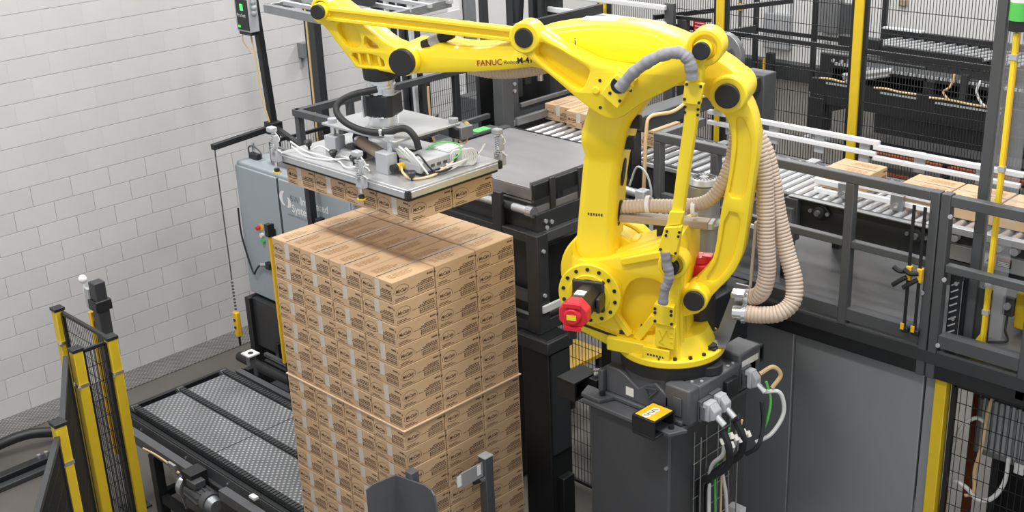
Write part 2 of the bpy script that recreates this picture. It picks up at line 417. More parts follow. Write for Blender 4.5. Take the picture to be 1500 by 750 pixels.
def carton(x, y, z, label, group, rot=0.0, tape=True, lid=True):
    o = bpy.data.objects.new('carton', CB); COL.objects.link(o)
    o.location = (x, y, z); o.rotation_euler = (0, 0, rot); tag(o, label, 'carton', group)
    for me, nm in ((CP, 'printing'),) + (((CF, 'lid_printing'), (CS, 'flap_seam'), (CL_, 'lid_tape')) if lid else ()) + (((CT[random.randrange(2)], 'tape'),) if tape else ()):
        c = bpy.data.objects.new(nm, me); COL.objects.link(c); c.parent = o
        if 'printing' in nm: c['kind'] = 'stuff'
        if nm == 'tape': c.location = (random.uniform(-0.012, 0.012), 0, 0)
    return o
ZC_TOP = 0.838
SX0, SY0, STOP = -6.453, 4.136, 3.000
NL = 15
ordn = ['top layer', 'second layer', 'third layer', 'fourth layer', 'fifth layer', 'sixth layer', 'seventh layer', 'eighth layer', 'ninth layer', 'tenth layer', 'eleventh layer', 'twelfth layer', 'thirteenth layer', 'fourteenth layer', 'fifteenth layer']
colx = ['leftmost', 'second from left', 'third from left', 'corner one']
sidey = ['corner', 'middle', 'far end']
for k in range(NL):
    sheet = 0.006 if k >= 7 else 0.0
    z = STOP - (k+1)*BH - sheet
    for i in range(4):
        for j in range(3):
            if k > 0 and j > 0 and i < 3: continue
            x = SX0 + (i+0.5)*BX + random.uniform(-.0014, .0014); y = SY0 + (j+0.5)*BY + random.uniform(-.0014, .0014)
            if k == 0 and j > 0:
                lab = f'carton in the top layer of the tall stack, lid {("leftmost","second from left","third from left","on the right edge")[i]}, {("","middle row","back row")[j]}'
            elif j == 0:
                lab = f'brown carton, {ordn[k]} of the tall stack, {colx[i]} on the taped side' if i < 3 else f'brown carton, {ordn[k]} of the tall stack, at the front corner'
            else:
                lab = f'brown carton, {ordn[k]} of the tall stack, {sidey[j]} of the right side'
            carton(x, y, z, lab, 'cartons of the pallet stack', random.uniform(-.002, .002), tape=(j == 0), lid=(k == 0))
zs = STOP - 7*BH - 0.006
tag(MB().bx(SX0-0.003, SX0+4*BX+0.010, SY0-0.006, SY0+3*BY+0.004, zs+0.0005, zs+0.0055).build('slip_sheet', SLIP, loc=(SX0+2*BX, SY0+1.5*BY, zs)),
    'thin pale board slip sheet between seventh and eighth carton layers of the stack', 'slip sheet')
zp = STOP - NL*BH - 0.006
tag(MB().bx(SX0, SX0+1.219, SY0, SY0+1.016, ZC_TOP+0.001, zp-0.0005).build('base_board', WOODM, None, 0.004, loc=(SX0+0.61, SY0+0.5, ZC_TOP)), 'flat wooden base board under the lowest cartons on the chain conveyor', 'board')
# ================================================================== LEFT SIDE: tread strip, chain conveyor, fence, cabinet
tag(MB().bx(-11.25, -10.87, 3.2, 9.2, 0.0005, 0.012).build('tread_plate_strip', FTREAD, loc=(-11.06, 6.2, 0)), 'flat steel tread plate strip lying on the floor along the block wall', 'floor plate')

ZC = 0.83
cv = thing('chain_conveyor', 'dark pallet chain conveyor with grey studded tread plates between its chains', 'conveyor', (-7.0, 4.66, 0))
for y0, y1 in ((4.255, 4.625), (4.69, 5.065)):
    for x0, x1 in ((-8.93, -7.795), (-7.785, -6.55), (-6.54, -5.0)):
        MB().bx(x0, x1, y0, y1, ZC-0.016, ZC-0.008).build('tread_plate', TREAD, cv)
for y in (4.215, 4.657, 5.10):
    MB().bx(-8.98, -5.0, y-0.035, y+0.035, ZC-0.075, ZC-0.03).build('chain_rail', BLACK, cv)
    lk = MB(); x = -8.98
    while x < -5.05:
        lk.bx(x, x+0.026, y-0.026, y+0.026, ZC-0.03, ZC+0.008)
        lk.cyl((x+0.032, y-0.028, ZC-0.011), (x+0.032, y+0.028, ZC-0.011), 0.009, n=6); x += 0.0381
    stuff(lk.build('chain', GRAPH2, cv, smooth=False))
    MB().cyl((-8.985, y-0.03, ZC-0.045), (-8.985, y+0.03, ZC-0.045), 0.05, n=14).build('sprocket', DSTEEL, cv)
MB().bx(-9.06, -9.02, 4.14, 5.16, ZC-0.11, ZC-0.015).build('end_beam', BLACK, cv, 0.004)
MB().bx(-9.06, -5.0, 4.135, 4.175, ZC-0.16, ZC-0.035).build('side_beam', BLACK, cv, 0.004)
MB().bx(-9.06, -5.0, 5.14, 5.18, ZC-0.16, ZC-0.035).build('side_beam', BLACK, cv, 0.004)
MB().prism([(4.10, ZC-0.17), (4.135, ZC-0.17), (4.135, ZC-0.045), (4.128, ZC-0.045), (4.128, ZC-0.155), (4.10, ZC-0.155)], 0, -8.9, -5.0).build('drip_angle', GRAPH, cv)
MB().bx(-8.75, -7.72, 3.99, 4.06, ZC-0.06, ZC-0.045).bx(-8.75, -7.72, 3.99, 4.0, ZC-0.13, ZC-0.06).build('guard_angle', CASTG, cv)
MB().bx(-7.35, -5.0, 3.99, 4.06, ZC-0.06, ZC-0.045).bx(-7.35, -5.0, 3.99, 4.0, ZC-0.13, ZC-0.06).build('guard_angle', CASTG, cv)
for x in (-8.36, -6.9, -5.4):
    for y in (4.02, 5.16): MB().bx(x-0.04, x+0.04, y-0.04, y+0.04, 0.012, ZC-0.135).bx(x-0.08, x+0.08, y-0.08, y+0.08, 0, 0.012).build('leg', BLACK, cv, 0.003)
    MB().bx(x-0.03, x+0.03, 4.06, 5.12, 0.28, 0.34).build('cross_member', BLACK, cv)
MB().bx(-8.30, -5.45, 3.99, 4.05, 0.26, 0.33).build('lower_rail', BLACK, cv)
MB().bx(-8.9, -7.0, 4.2, 5.1, 0.50, 0.56).build('lower_tray', GRAPH2, cv)
# gear motor with chrome guard beside it
mo = MB().cyl((-7.78, 4.0, 0.62), (-7.52, 3.98, 0.62), 0.075, n=20).cyl((-7.52, 3.98, 0.62), (-7.46, 3.98, 0.62), 0.085, n=20).build('gear_motor', GRAPH, cv)
fn = MB()
for k in range(12):
    a = 2*PI*k/12; fn.bar((-7.76, 4.0+0.08*math.cos(a), 0.62+0.08*math.sin(a)), (-7.54, 3.98+0.08*math.cos(a), 0.62+0.08*math.sin(a)), 0.006, 0.018, (0, math.cos(a), math.sin(a)))
stuff(fn.build('cooling_fin', GRAPH, mo))
MB().cyl((-7.46, 3.98, 0.62), (-7.40, 3.98, 0.62), 0.07, 0.05, n=20).build('fan_cover', DSTEEL, mo)
MB().bx(-7.72, -7.60, 3.93, 4.03, 0.70, 0.76).build('terminal_box', GRAPH, mo, 0.006)
MB().cyl((-7.86, 4.0, 0.62), (-7.80, 4.0, 0.62), 0.10, n=20).build('gearbox', STEEL, mo)
MB().bx(-7.80, -7.66, 3.94, 4.09, ZC-0.19, ZC-0.03).build('motor_bracket', BLACK, cv, 0.004)
MB().add([(-7.98,3.93,ZC-0.02),(-7.88,3.93,ZC-0.02),(-7.80,3.93,0.45),(-7.98,3.95,ZC-0.02),(-7.88,3.95,ZC-0.02),(-7.80,3.95,0.45)], [(0,1,2),(5,4,3),(0,3,4,1),(1,4,5,2),(2,5,3,0)]).build('deflector_plate', STEEL, cv)
MB().tube(spline([(-8.42,3.96,ZC-0.08),(-8.2,3.95,ZC-0.05),(-7.98,3.95,ZC-0.055),(-7.85,3.95,ZC-0.08)]), 0.008).build('sensor_cable', TANC, cv)
MB().bx(-7.05, -6.98, 4.066, 4.105, ZC-0.02, ZC+0.0).build('reflector', WHITE, cv)
for x in (-8.75, -8.05, -7.45, -6.8): MB().cyl((x, 4.12, ZC-0.10), (x, 4.136, ZC-0.10), 0.012, n=8).build('bolt', STEEL, cv)
MB().bx(-6.62, -6.56, 3.97, 4.03, ZC-0.06, ZC-0.01).build('latch_block', DSTEEL, cv, 0.004)
MB().bx(-6.95, -6.45, 3.90, 3.94, 0.60, 0.68).build('sensor_rail', GRAPH, cv)

# second, black machine base behind the conveyor
sb = thing('conveyor_machine', 'black steel machine base with pipe and brackets behind the tread plate conveyor', 'machine', (-8.9, 5.8, 0))
MB().bx(-9.75, -7.2, 5.94, 6.0, 0.55, 1.06).build('front_plate', GRAPH2, sb, 0.006)
MB().bx(-9.80, -9.72, 5.90, 6.5, 0, 1.06).build('leg', BLACK, sb, 0.004)
MB().bx(-7.28, -7.2, 5.90, 6.5, 0, 1.06).build('leg', BLACK, sb, 0.004)
MB().bx(-9.8, -7.2, 6.0, 6.5, 0.98, 1.055).build('top_frame', BLACK, sb)
MB().bx(-9.3, -7.2, 5.72, 5.94, 0.52, 0.60).build('ledge', BLACK, sb, 0.004)
MB().cyl((-9.62, 5.66, 0.56), (-8.4, 5.66, 0.56), 0.05, n=14).build('pipe', BLACK, sb)
for x in (-9.2, -9.05, -8.9): MB().bx(x, x+0.05, 5.80, 5.90, 0.60, 0.78).build('bracket', BLACK, sb, 0.003)
MB().bx(-9.35, -8.95, 5.76, 5.80, 0.61, 0.64).build('cylinder_rod', STEEL, sb)
MB().bx(-8.545, -8.48, 5.87, 5.935, 1.056, 2.5).build('upright', BLACK, sb, 0.004)
MB().bx(-8.42, -8.36, 5.86, 5.93, 2.02, 2.20).bx(-8.40, -8.38, 5.88, 5.92, 1.056, 2.02).build('switch_stand', BLACK, sb, 0.006)
MB().bx(-8.95, -7.2, 5.20, 5.27, 0.76, 0.80).bx(-8.95, -7.2, 5.26, 5.27, 0.66, 0.80).build('edge_angle', GRAPH, sb)
for x in (-8.9, -7.3): MB().bx(x-0.03, x+0.03, 5.28, 5.34, 0, 0.80).build('leg', BLACK, sb)
MB().bx(-8.93, -7.27, 5.27, 5.72, 0.50, 0.55).build('tray', GRAPH2, sb)
bp = thing('sensor_post', 'short grey post with pierced white top plate beside the conveyor end', 'post', (-9.03, 5.42, 0))
MB().bx(-9.06, -9.0, 5.39, 5.45, 0, 0.86).build('upright', DSTEEL, bp)
MB().bx(-9.09, -8.96, 5.36, 5.48, 0.86, 0.872).build('top_plate', WHITE, bp)
MB().cyl((-9.02, 5.42, 0.872), (-9.02, 5.42, 0.876), 0.025, n=12).build('hole', BLACK, bp)

# ------------------------------------------------------------------ control cabinet
cb = thing('control_cabinet', 'large grey control cabinet with white lettering on the right door', 'cabinet', (-8.97, 6.25, 1.06))
CX0, CX1, CY0, CY1, CZ0, CZ1 = -9.84, -8.08, 6.02, 6.48, 1.06, 2.42
MB().bx(CX0, CX1, CY0, CY1, CZ0, CZ1).build('body', CAB, cb, 0.02, 3)
d1 = MB().bx(CX0+0.005, -9.165, 5.998, 6.019, CZ0+0.02, CZ1-0.035).build('door', CAB, cb, 0.012, 3)
d2 = MB().bx(-9.135, CX1-0.01, 5.998, 6.019, CZ0+0.02, CZ1-0.035).build('door', CAB, cb, 0.012, 3)
MB().bx(-9.163, -9.137, 6.0, 6.019, CZ0+0.02, CZ1-0.04).build('door_gap', GRAPH2, cb)
MB().bx(-9.325, -9.255, 5.955, 5.997, 1.74, 1.87).build('door_handle', BLACK, d1, 0.008)
MB().cyl((-9.5, 5.998, 1.83), (-9.5, 5.992, 1.83), 0.032, n=16).build('yellow_plate', AMBER, d1)
MB().cyl((-9.52, 5.992, 1.825), (-9.52, 5.955, 1.82), 0.02, n=14).build('stop_button', RED, d1)
MB().cyl((-9.485, 5.998, 1.755), (-9.485, 5.97, 1.755), 0.022, n=14).build('selector_switch', WHITE, d1)
MB().cyl((-9.475, 5.998, 1.695), (-9.475, 5.97, 1.695), 0.022, n=14).build('selector_switch', GREEN, d1)
MB().bx(-9.44, -9.37, 5.95, 5.997, 1.43, 1.50).build('cable_socket', BLACK, d1, 0.006)
MB().cyl((-9.44, 5.975, 1.47), (-9.52, 5.965, 1.45), 0.022, n=12).build('cable_plug', STEEL, d1)
MB().tube(spline([(-9.845,5.985,1.95),(-9.83,5.975,1.7),(-9.76,5.97,1.48),(-9.68,5.965,1.32),(-9.63,5.96,1.36),(-9.57,5.96,1.42),(-9.52,5.965,1.45)]), 0.009).build('cable', BLACK, d1)
# emblem and words on the right door
for cx, cz, a0, a1, rr in ((-9.045, 2.21, 0.55*PI, 1.45*PI, 0.066), (-9.03, 2.185, -0.45*PI, 0.35*PI, 0.05)):
    em = MB(); n = 14
    for k in range(n):
        t0 = a0+(a1-a0)*k/n; t1 = a0+(a1-a0)*(k+1)/n; wk = lambda t: 0.020*math.sin(PI*(t-a0)/(a1-a0))+0.004
        em.add([(cx+(rr+s*wk(t))*math.cos(t), 5.9972, cz+(rr+s*wk(t))*math.sin(t)) for t, s in ((t0,1),(t1,1),(t1,-1),(t0,-1))], [(0,1,2,3)])
    em.build('emblem', WHITE, d2, smooth=False)
tx = MB()
put_text(tx, 'Integrated', 0.100, (-8.81, 5.9972, 2.205), (1,0,0), (0,0,1), res=3, bold=0.002)
put_text(tx, 'Systems', 0.105, (-8.955, 5.9972, 2.105), (1,0,0), (0,0,1), res=3, bold=0.002)
stuff(tx.build('lettering', WHITE, d2, smooth=False))
tx = MB(); put_text(tx, 'BW', 0.085, (-8.965, 5.9972, 2.205), (1,0,0), (0,0,1), res=3, bold=0.001)
tx.build('lettering', CABD, d2, smooth=False)
tx = MB(); put_text(tx, 'A BARRY-WEHMILLER', 0.030, (-9.03, 5.9972, 2.055), (1,0,0), (0,0,1), res=2)
stuff(tx.build('lettering', CABD, d2, smooth=False))
tx = MB(); put_text(tx, 'Packaging', 0.055, (-8.69, 5.9972, 2.055), (1,0,0), (0,0,1), res=2)
stuff(tx.build('lettering', WHITE, d2, smooth=False))
MB().bx(-9.80, -9.66, 6.14, 6.20, CZ1, CZ1+0.055).build('padlock_hasp', BLACK, cb, 0.01)
MB().tube(spline([(-9.83,6.17,CZ1+0.03),(-9.82,6.17,CZ1+0.10),(-9.74,6.17,CZ1+0.12),(-9.63,6.17,CZ1+0.08),(-9.62,6.17,CZ1+0.02)]), 0.007).build('lifting_wire', GRAPH, cb)
MB().bar((-9.79,6.2,CZ1+0.05),(-9.79,6.2,CZ1+0.14),0.02,0.02).build('lifting_eye', STEEL, cb)
MB().bx(-9.45, -8.60, 6.16, 6.19, CZ1, CZ1+0.19).build('rear_sheet', DSTEEL, cb)

# pole with the pull cord arm and the small indicator box
pl = thing('pole', 'slim black pole with a sideways arm behind the grey control cabinet', 'pole', (-9.70, 6.53, 0))
MB().bar((-9.70, 6.53, 0), (-9.86, 6.42, 4.25), 0.065, 0.065, (0,1,0)).build('upright', BLACK, pl, 0.004)
MB().bar((-9.78, 6.42, 2.66), (-9.75, 5.74, 2.63), 0.055, 0.055).build('arm', BLACK, pl, 0.004)
MB().bar((-9.78, 6.45, 2.66), (-8.60, 6.15, 2.60), 0.05, 0.05).build('arm', BLACK, pl, 0.004)
MB().bx(-9.84, -9.70, 6.38, 6.50, 2.60, 2.72).build('clamp_collar', BLACK, pl, 0.006)
MB().cyl((-9.75, 5.76, 2.62), (-9.75, 5.76, 2.57), 0.012, n=8).build('hook', STEEL, pl)
MB().tube(spline([(-9.87,6.37,3.56),(-9.84,6.375,3.3),(-9.83,6.38,3.0),(-9.78,6.41,2.7),(-9.73,6.46,2.3)]), 0.008).build('cable', TANC, pl)
bx_ = thing('indicator_box', 'small grey indicator box with black face and green lights on the pole', 'indicator box', (-9.82, 6.36, 3.58))
MB().bx(-9.95, -9.72, 6.28, 6.38, 3.60, 3.92).build('housing', CONN, bx_, 0.008)
MB().bx(-9.915, -9.735, 6.272, 6.28, 3.62, 3.90).build('face_plate', BLACK, bx_)
MB().bx(-9.845, -9.80, 6.268, 6.272, 3.80, 3.86).build('indicator_light', SCREENG, bx_)
MB().bx(-9.90, -9.87, 6.268, 6.272, 3.64, 3.66).build('indicator_light', SCREENG, bx_)
tx = MB(); put_text(tx, 'ProSoft', 0.045, (-9.905, 6.2712, 3.74), (1,0,0), (0,0,1), res=2); stuff(tx.build('lettering', WHITE, bx_, smooth=False))
MB().bx(-9.93, -9.74, 6.29, 6.37, 3.57, 3.60).build('base_strip', BLACK, bx_)
MB().tube(spline([(-9.90,6.3,3.57),(-9.9,6.3,3.5),(-9.88,6.34,3.42),(-9.85,6.36,3.38)]), 0.006).build('cable', TANC, bx_)
pb = MB()
for k in range(5): pb.ball((-9.71+0.01*(k % 2), 6.33, 3.78+0.05*k), 0.028)
stuff(pb.build('cable_gland', CONN, bx_))
pc = thing('pull_cord', 'thin pull cord hanging from the black arm with a yellow pendant switch', 'pull cord', (-9.75, 5.76, 0.85))
MB().cyl((-9.75, 5.76, 2.57), (-9.752, 5.76, 1.30), 0.006, n=6).build('cord', GRAPH, pc)
ch = MB()
for k in range(9): ch.ball((-9.752, 5.76, 1.27-0.035*k), 0.014, n=6)
stuff(ch.build('chain', GRAPH, pc))
MB().bx(-9.79, -9.72, 5.735, 5.785, 0.70, 0.96).build('pendant_switch', AMBER, pc, 0.012)
MB().cyl((-9.755, 5.735, 0.88), (-9.755, 5.725, 0.88), 0.014, n=10).cyl((-9.755, 5.735, 0.80), (-9.755, 5.725, 0.80), 0.014, n=10).build('push_button', BLACK, pc)
MB().cyl((-9.755, 5.76, 0.70), (-9.755, 5.76, 0.60), 0.012, n=8).build('cable', BLACK, pc)
wb = thing('wall_bracket', 'small grey steel bracket fixed to the white block wall', 'bracket', (-11.25, 7.9, 2.85))
MB().bx(-11.25, -11.14, 7.84, 7.93, 2.90, 3.06).build('box', DSTEEL, wb); MB().bx(-11.25, -11.15, 7.93, 7.945, 2.88, 3.05).build('flange', GRAPH, wb)
MB().bx(-11.25, -11.235, 7.85, 7.862, 2.78, 2.90).build('pin', CONN, wb); MB().bx(-11.25, -11.235, 7.89, 7.902, 2.78, 2.90).build('pin', CONN, wb)

# ------------------------------------------------------------------ mesh fence and posts in the lower left corner
def fence_post(x, y, h, label, w=0.075, cat='post'):
    p = thing('fence_post', label, cat, (x, y, 0), 'yellow fence posts on the left')
    MB().bx(x-w/2, x+w/2, y-w/2, y+w/2, 0.012, h).build('upright', YPOST, p, 0.006)
    MB().bx(x-w/2-0.006, x+w/2+0.006, y-w/2-0.006, y+w/2+0.006, h, h+0.025).build('cap', BLACK, p, 0.003)
    MB().bx(x-w/2-0.004, x+w/2+0.004, y-w/2-0.004, y+w/2+0.004, h-0.28, h-0.255).build('clamp', STEEL, p)
    MB().cyl((x+w/2, y-w/2, h-0.267), (x+w/2+0.03, y-w/2-0.012, h-0.267), 0.012, n=8).build('clamp_bolt', STEEL, p)
    MB().bx(x-0.09, x+0.09, y-0.09, y+0.09, 0, 0.012).build('foot_plate', BLACK, p)
    return p
def mesh_panel(name, a, b, z0, z1, label, cat='fence panel', group=None, fr=0.026, sp=0.03, hs=0.14, parent=None, matw=BLACK, wire=0.0038):
    """welded mesh panel between plan points a and b: frame bars and wires"""
    a = Vector((a[0], a[1], 0)); b = Vector((b[0], b[1], 0)); d = b-a; L = d.length; d.normalize()
    p = thing(name, label, cat, (a.x, a.y, z0), group) if parent is None else parent
    P = lambda t, z: (a.x+d.x*t, a.y+d.y*t, z)
    for z in (z0, z1): MB().bar(P(0, z), P(L, z), fr, fr).build('rail', matw, p)
    for t in (0, L): MB().bar(P(t, z0), P(t, z1), fr, fr, (-d.y, d.x, 0)).build('stile', matw, p)
    wv = MB(); n = int(L/sp); nz = int((z1-z0)/hs); nn = Vector((-d.y, d.x, 0))
    for k in range(1, n):
        wv.bar(P(k*L/n, z0), P(k*L/n, z1), wire, wire, nn)
    for k in range(1, nz):
        z = z0+(z1-z0)*k/nz; wv.bar(P(0, z), P(L, z), wire, wire)
    stuff(wv.build('mesh_wire', matw, p, smooth=False))
    return p
fence_post(-8.76, 3.62, 2.0, 'rear yellow fence post nearest the block wall')
fence_post(-7.95, 3.36, 2.0, 'yellow fence post, left one of the pair joined by a short mesh panel')
fence_post(-7.945, 3.63, 2.0, 'yellow fence post nearest to the tread plate conveyor')
fence_post(-7.0, 2.76, 2.0, 'yellow fence post standing lowest in the picture at the left edge')
mesh_panel('mesh_panel', (-8.70, 3.63), (-8.0, 3.63), 0.15, 1.99, 'black mesh panel between the rear yellow post and the conveyor side post')
mesh_panel('mesh_panel', (-7.95, 3.41), (-7.95, 3.58), 0.15, 1.98, 'narrow black mesh panel between the paired yellow posts', sp=0.028)
def slat_fence(a, b, z1, label, k):
    a = Vector((a[0], a[1], 0)); b = Vector((b[0], b[1], 0)); d = b-a; L = d.length; d.normalize()
    p = thing('fence_gate', label, 'fence panel', (a.x, a.y, 0))
    P = lambda t, z: (a.x+d.x*t, a.y+d.y*t, z); nn = (-d.y, d.x, 0)
    MB().bar(P(0, z1), P(L, z1), 0.035, 0.035).build('rail', GRAPH2, p); MB().bar(P(0, 0.1), P(L, 0.1), 0.03, 0.03).build('rail', BLACK, p)
    MB().bar(P(0.02, 0.1), P(0.02, z1), 0.03, 0.03, nn).build('stile', BLACK, p); MB().bar(P(L-0.02, 0.1), P(L-0.02, z1), 0.03, 0.03, nn).build('stile', BLACK, p)
    n = int(L/0.026); wv = MB()
    for i in range(1, n): wv.bar(P(i*L/n, 0.1), P(i*L/n, z1), 0.007, 0.007, nn)
    for i in range(1, 13): wv.bar(P(0, 0.1+(z1-0.1)*i/13), P(L, 0.1+(z1-0.1)*i/13), 0.006, 0.006)
    stuff(wv.build('mesh_wire', BLACK, p, smooth=False))
slat_fence((-8.0, 3.30), (-7.05, 2.80), 1.95, 'black dense mesh panel between the left paired post and the lowest yellow post', 0)
slat_fence((-6.96, 2.72), (-5.9, 2.02), 1.93, 'black dense mesh panel running from the lowest yellow post out of the picture', 1)
lc = thing('light_curtain_post', 'tall black post with amber light curtain and white round sensor by the block wall', 'post', (-8.83, 3.99, 0))
MB().bx(-8.88, -8.78, 3.95, 4.05, 0.015, 2.1).build('upright', GRAPH2, lc, 0.008)
MB().bx(-8.90, -8.76, 3.93, 4.07, 1.86, 1.95).build('collar', BLACK, lc, 0.008)
MB().bx(-8.955, -8.915, 3.94, 3.98, 0.5, 1.82).build('light_curtain', AMBER, lc, 0.006)
MB().bx(-8.92, -8.88, 3.955, 3.975, 1.70, 1.74).build('bracket', BLACK, lc)
MB().bx(-8.95, -8.88, 3.94, 3.97, 1.86, 2.03).build('bracket', CONN, lc)
MB().ball((-8.96, 3.95, 2.10), 0.036, n=12).cyl((-8.96, 3.95, 1.98), (-8.96, 3.95, 2.07), 0.012, n=8).build('round_sensor', WHITE, lc)
MB().bx(-8.93, -8.73, 3.90, 4.10, 0, 0.015).build('foot_plate', BLACK, lc)
# floor rail and black hose at the left edge
fr_ = thing('floor_rail', 'low black floor rail with bolts at the left edge of the hall', 'rail', (-10.2, 3.4, 0))
MB().bx(-10.15, -10.05, 2.4, 3.95, 0, 0.09).build('beam', BLACK, fr_, 0.008); MB().bx(-10.03, -9.95, 2.4, 3.95, 0, 0.05).build('beam', GRAPH2, fr_, 0.008)
for y in (3.75, 3.82, 3.89): MB().cyl((-10.1, y, 0.09), (-10.1, y, 0.13), 0.018, n=8).build('bolt', STEEL, fr_)
tag(MB().tube(spline([(-10.75,2.5,0.05),(-10.7,3.0,0.06),(-10.62,3.4,0.09),(-10.5,3.8,0.16),(-10.42,4.1,0.10),(-10.4,4.3,0.05)]), 0.05, 12).build('drain_hose', BLACK, loc=(-10.6,3.4,0)), 'thick black hose lying across the floor at the left edge', 'hose')
# amber curtain strip standing beside the carton stack
ls = thing('light_curtain', 'thin amber light curtain strip standing left of the carton stack', 'light curtain', (-8.35, 5.36, 0))
MB().bx(-8.39, -8.368, 5.35, 5.38, 1.0, 2.19).build('profile', AMBER, ls); MB().bx(-8.398, -8.37, 5.381, 5.41, 0.0, 2.29).build('backing_post', BLACK, ls); MB().bx(-8.405, -8.355, 5.335, 5.38, 2.19, 2.30).build('end_cap', BLACK, ls)
# ================================================================== LAYER TABLE AND ITS FRAME (behind the stack)
lt = thing('layer_table', 'sheet steel layer forming table on a black frame behind the carton stack', 'table', (-6.2, 6.2, 0))
MB().bx(-6.80, -5.60, 5.69, 6.70, 3.09, 3.10).bx(-6.80, -5.60, 5.69, 5.70, 3.01, 3.09).build('table_sheet', SHEET, lt, 0.003)
MB().bx(-6.80, -5.61, 5.70, 5.73, 2.985, 3.0).build('sheet_lip', SHEET, lt)
MB().bx(-6.8, -5.61, 6.703, 6.722, 3.085, 3.102).build('rear_strip', BLACK, lt)
MB().cyl((-6.8, 5.655, 2.945), (-5.60, 5.655, 2.945), 0.030, n=18).build('drive_roller', ROLL, lt)
MB().cyl((-5.60, 5.655, 2.945), (-5.545, 5.655, 2.945), 0.040, n=18).build('roller_bearing', STEEL, lt)
MB().cyl((-5.85, 5.655, 2.945), (-5.74, 5.655, 2.945), 0.034, n=18).build('roller_sleeve', BLACK, lt)
MB().bx(-5.90, -5.815, 5.60, 5.64, 2.72, 3.045).build('front_stop', GRAPH2, lt, 0.004)
MB().bx(-5.585, -5.555, 5.68, 6.66, 3.02, 3.13).build('side_guard', BLACK, lt, 0.004)
MB().bx(-5.60, -5.585, 5.68, 6.66, 3.02, 3.145).build('side_guard_edge', SHEET, lt)
for y in (5.82, 6.11, 6.42): MB().bx(-5.553, -5.535, y, y+0.05, 2.90, 3.15).build('guard_bracket', GRAPH2, lt, 0.003)
MB().bx(-5.575, -5.55, 5.70, 6.66, 2.925, 2.965).build('chrome_strip', SHEET, lt)
MB().bx(-5.545, -5.52, 5.66, 6.72, 2.80, 2.93).build('side_plate', GRAPH2, lt, 0.004)
MB().bx(-6.8, -5.53, 5.67, 5.69, 2.80, 2.92).build('front_plate', GRAPH2, lt, 0.004)
bo = MB(); bolts(bo, [(-5.52, 5.74, 2.865), (-5.52, 5.80, 2.845), (-5.52, 5.75, 2.815)], (1,0,0), 0.016, 0.012); stuff(bo.build('bolt', CONN, lt))
# frame under the table
MB().bx(-5.58, -5.47, 5.60, 5.71, 2.06, 2.80).build('corner_post', GRAPH2, lt, 0.006)
MB().bx(-5.58, -5.47, 6.50, 6.59, 2.06, 2.80).build('corner_post', GRAPH2, lt, 0.006)
MB().bx(-6.85, -6.75, 5.60, 5.71, 2.06, 2.80).build('corner_post', GRAPH2, lt, 0.006)
MB().bx(-6.75, -5.58, 5.605, 5.69, 2.73, 2.80).build('top_beam', GRAPH2, lt, 0.005)
MB().bx(-5.56, -5.475, 5.71, 6.50, 2.73, 2.80).build('top_beam', GRAPH, lt, 0.005)
MB().bx(-6.75, -5.58, 5.61, 5.69, 2.06, 2.13).build('bottom_beam', GRAPH2, lt, 0.005)
MB().bx(-5.56, -5.475, 5.71, 6.50, 2.06, 2.15).build('bottom_beam', GRAPH2, lt, 0.005)
MB().bx(-6.75, -5.58, 5.62, 5.68, 2.27, 2.34).build('mid_beam', GRAPH, lt, 0.005)
MB().bx(-6.75, -5.60, 5.70, 5.72, 2.15, 2.72).build('inner_panel', BLACK, lt)
MB().bx(-5.62, -5.56, 5.78, 6.40, 2.20, 2.66).build('drive_box', BLACK, lt, 0.01)
MB().bx(-5.475, -5.455, 5.63, 6.42, 2.22, 2.275).build('white_cover_strip', ALUW, lt, 0.004)
MB().bx(-6.6, -5.7, 5.74, 6.6, 2.06, 2.10).build('lower_shelf', PANEL, lt)
for z in (2.35, 2.68): MB().cyl((-5.47, 5.655, z), (-5.455, 5.655, z), 0.014, n=8).build('bolt', CONN, lt)
# heavy column carrying the frame corner
MB().bx(-5.62, -5.36, 5.56, 5.78, 0.02, 2.06).build('column', BLACK, lt, 0.008)
MB().bx(-5.66, -5.34, 5.54, 5.80, 1.96, 2.055).build('column_head', GRAPH2, lt, 0.008)
MB().bx(-5.36, -5.348, 5.58, 5.76, 1.15, 1.95).build('joint_plate', GRAPH2, lt)
MB().bx(-5.36, -5.30, 5.62, 5.74, 0.55, 0.95).build('lower_clamp', BLACK, lt, 0.006)
MB().bx(-5.68, -5.30, 5.5, 5.84, 0, 0.02).build('foot_plate', BLACK, lt)
MB().bx(-6.85, -6.65, 6.5, 6.7, 0, 2.06).build('column', BLACK, lt, 0.008)
MB().bx(-5.62, -5.45, 6.42, 6.58, 0, 2.06).build('column', BLACK, lt, 0.008)
# long beam along the left of the table, with green tape on it
lb = thing('beam', 'dark grey side beam with a strip of green tape left of the layer table', 'beam', (-6.87, 6.0, 2.85))
MB().bx(-6.90, -6.835, 5.2, 6.74, 2.90, 3.10).build('web', GRAPH, lb, 0.006)
MB().bx(-6.93, -6.82, 5.2, 6.60, 3.10, 3.125).build('top_flange', GRAPH, lb, 0.004)
MB().bx(-6.92, -6.83, 6.37, 6.52, 3.126, 3.129).build('green_tape', GRTAPE, lb)
MB().cyl((-6.835, 6.66, 3.0), (-6.828, 6.66, 3.0), 0.02, n=12).build('hole', BLACK, lb)
MB().bx(-6.89, -6.84, 5.3, 5.4, 2.06, 2.90).bx(-6.89, -6.84, 6.6, 6.7, 2.06, 2.90).build('support', GRAPH2, lb)
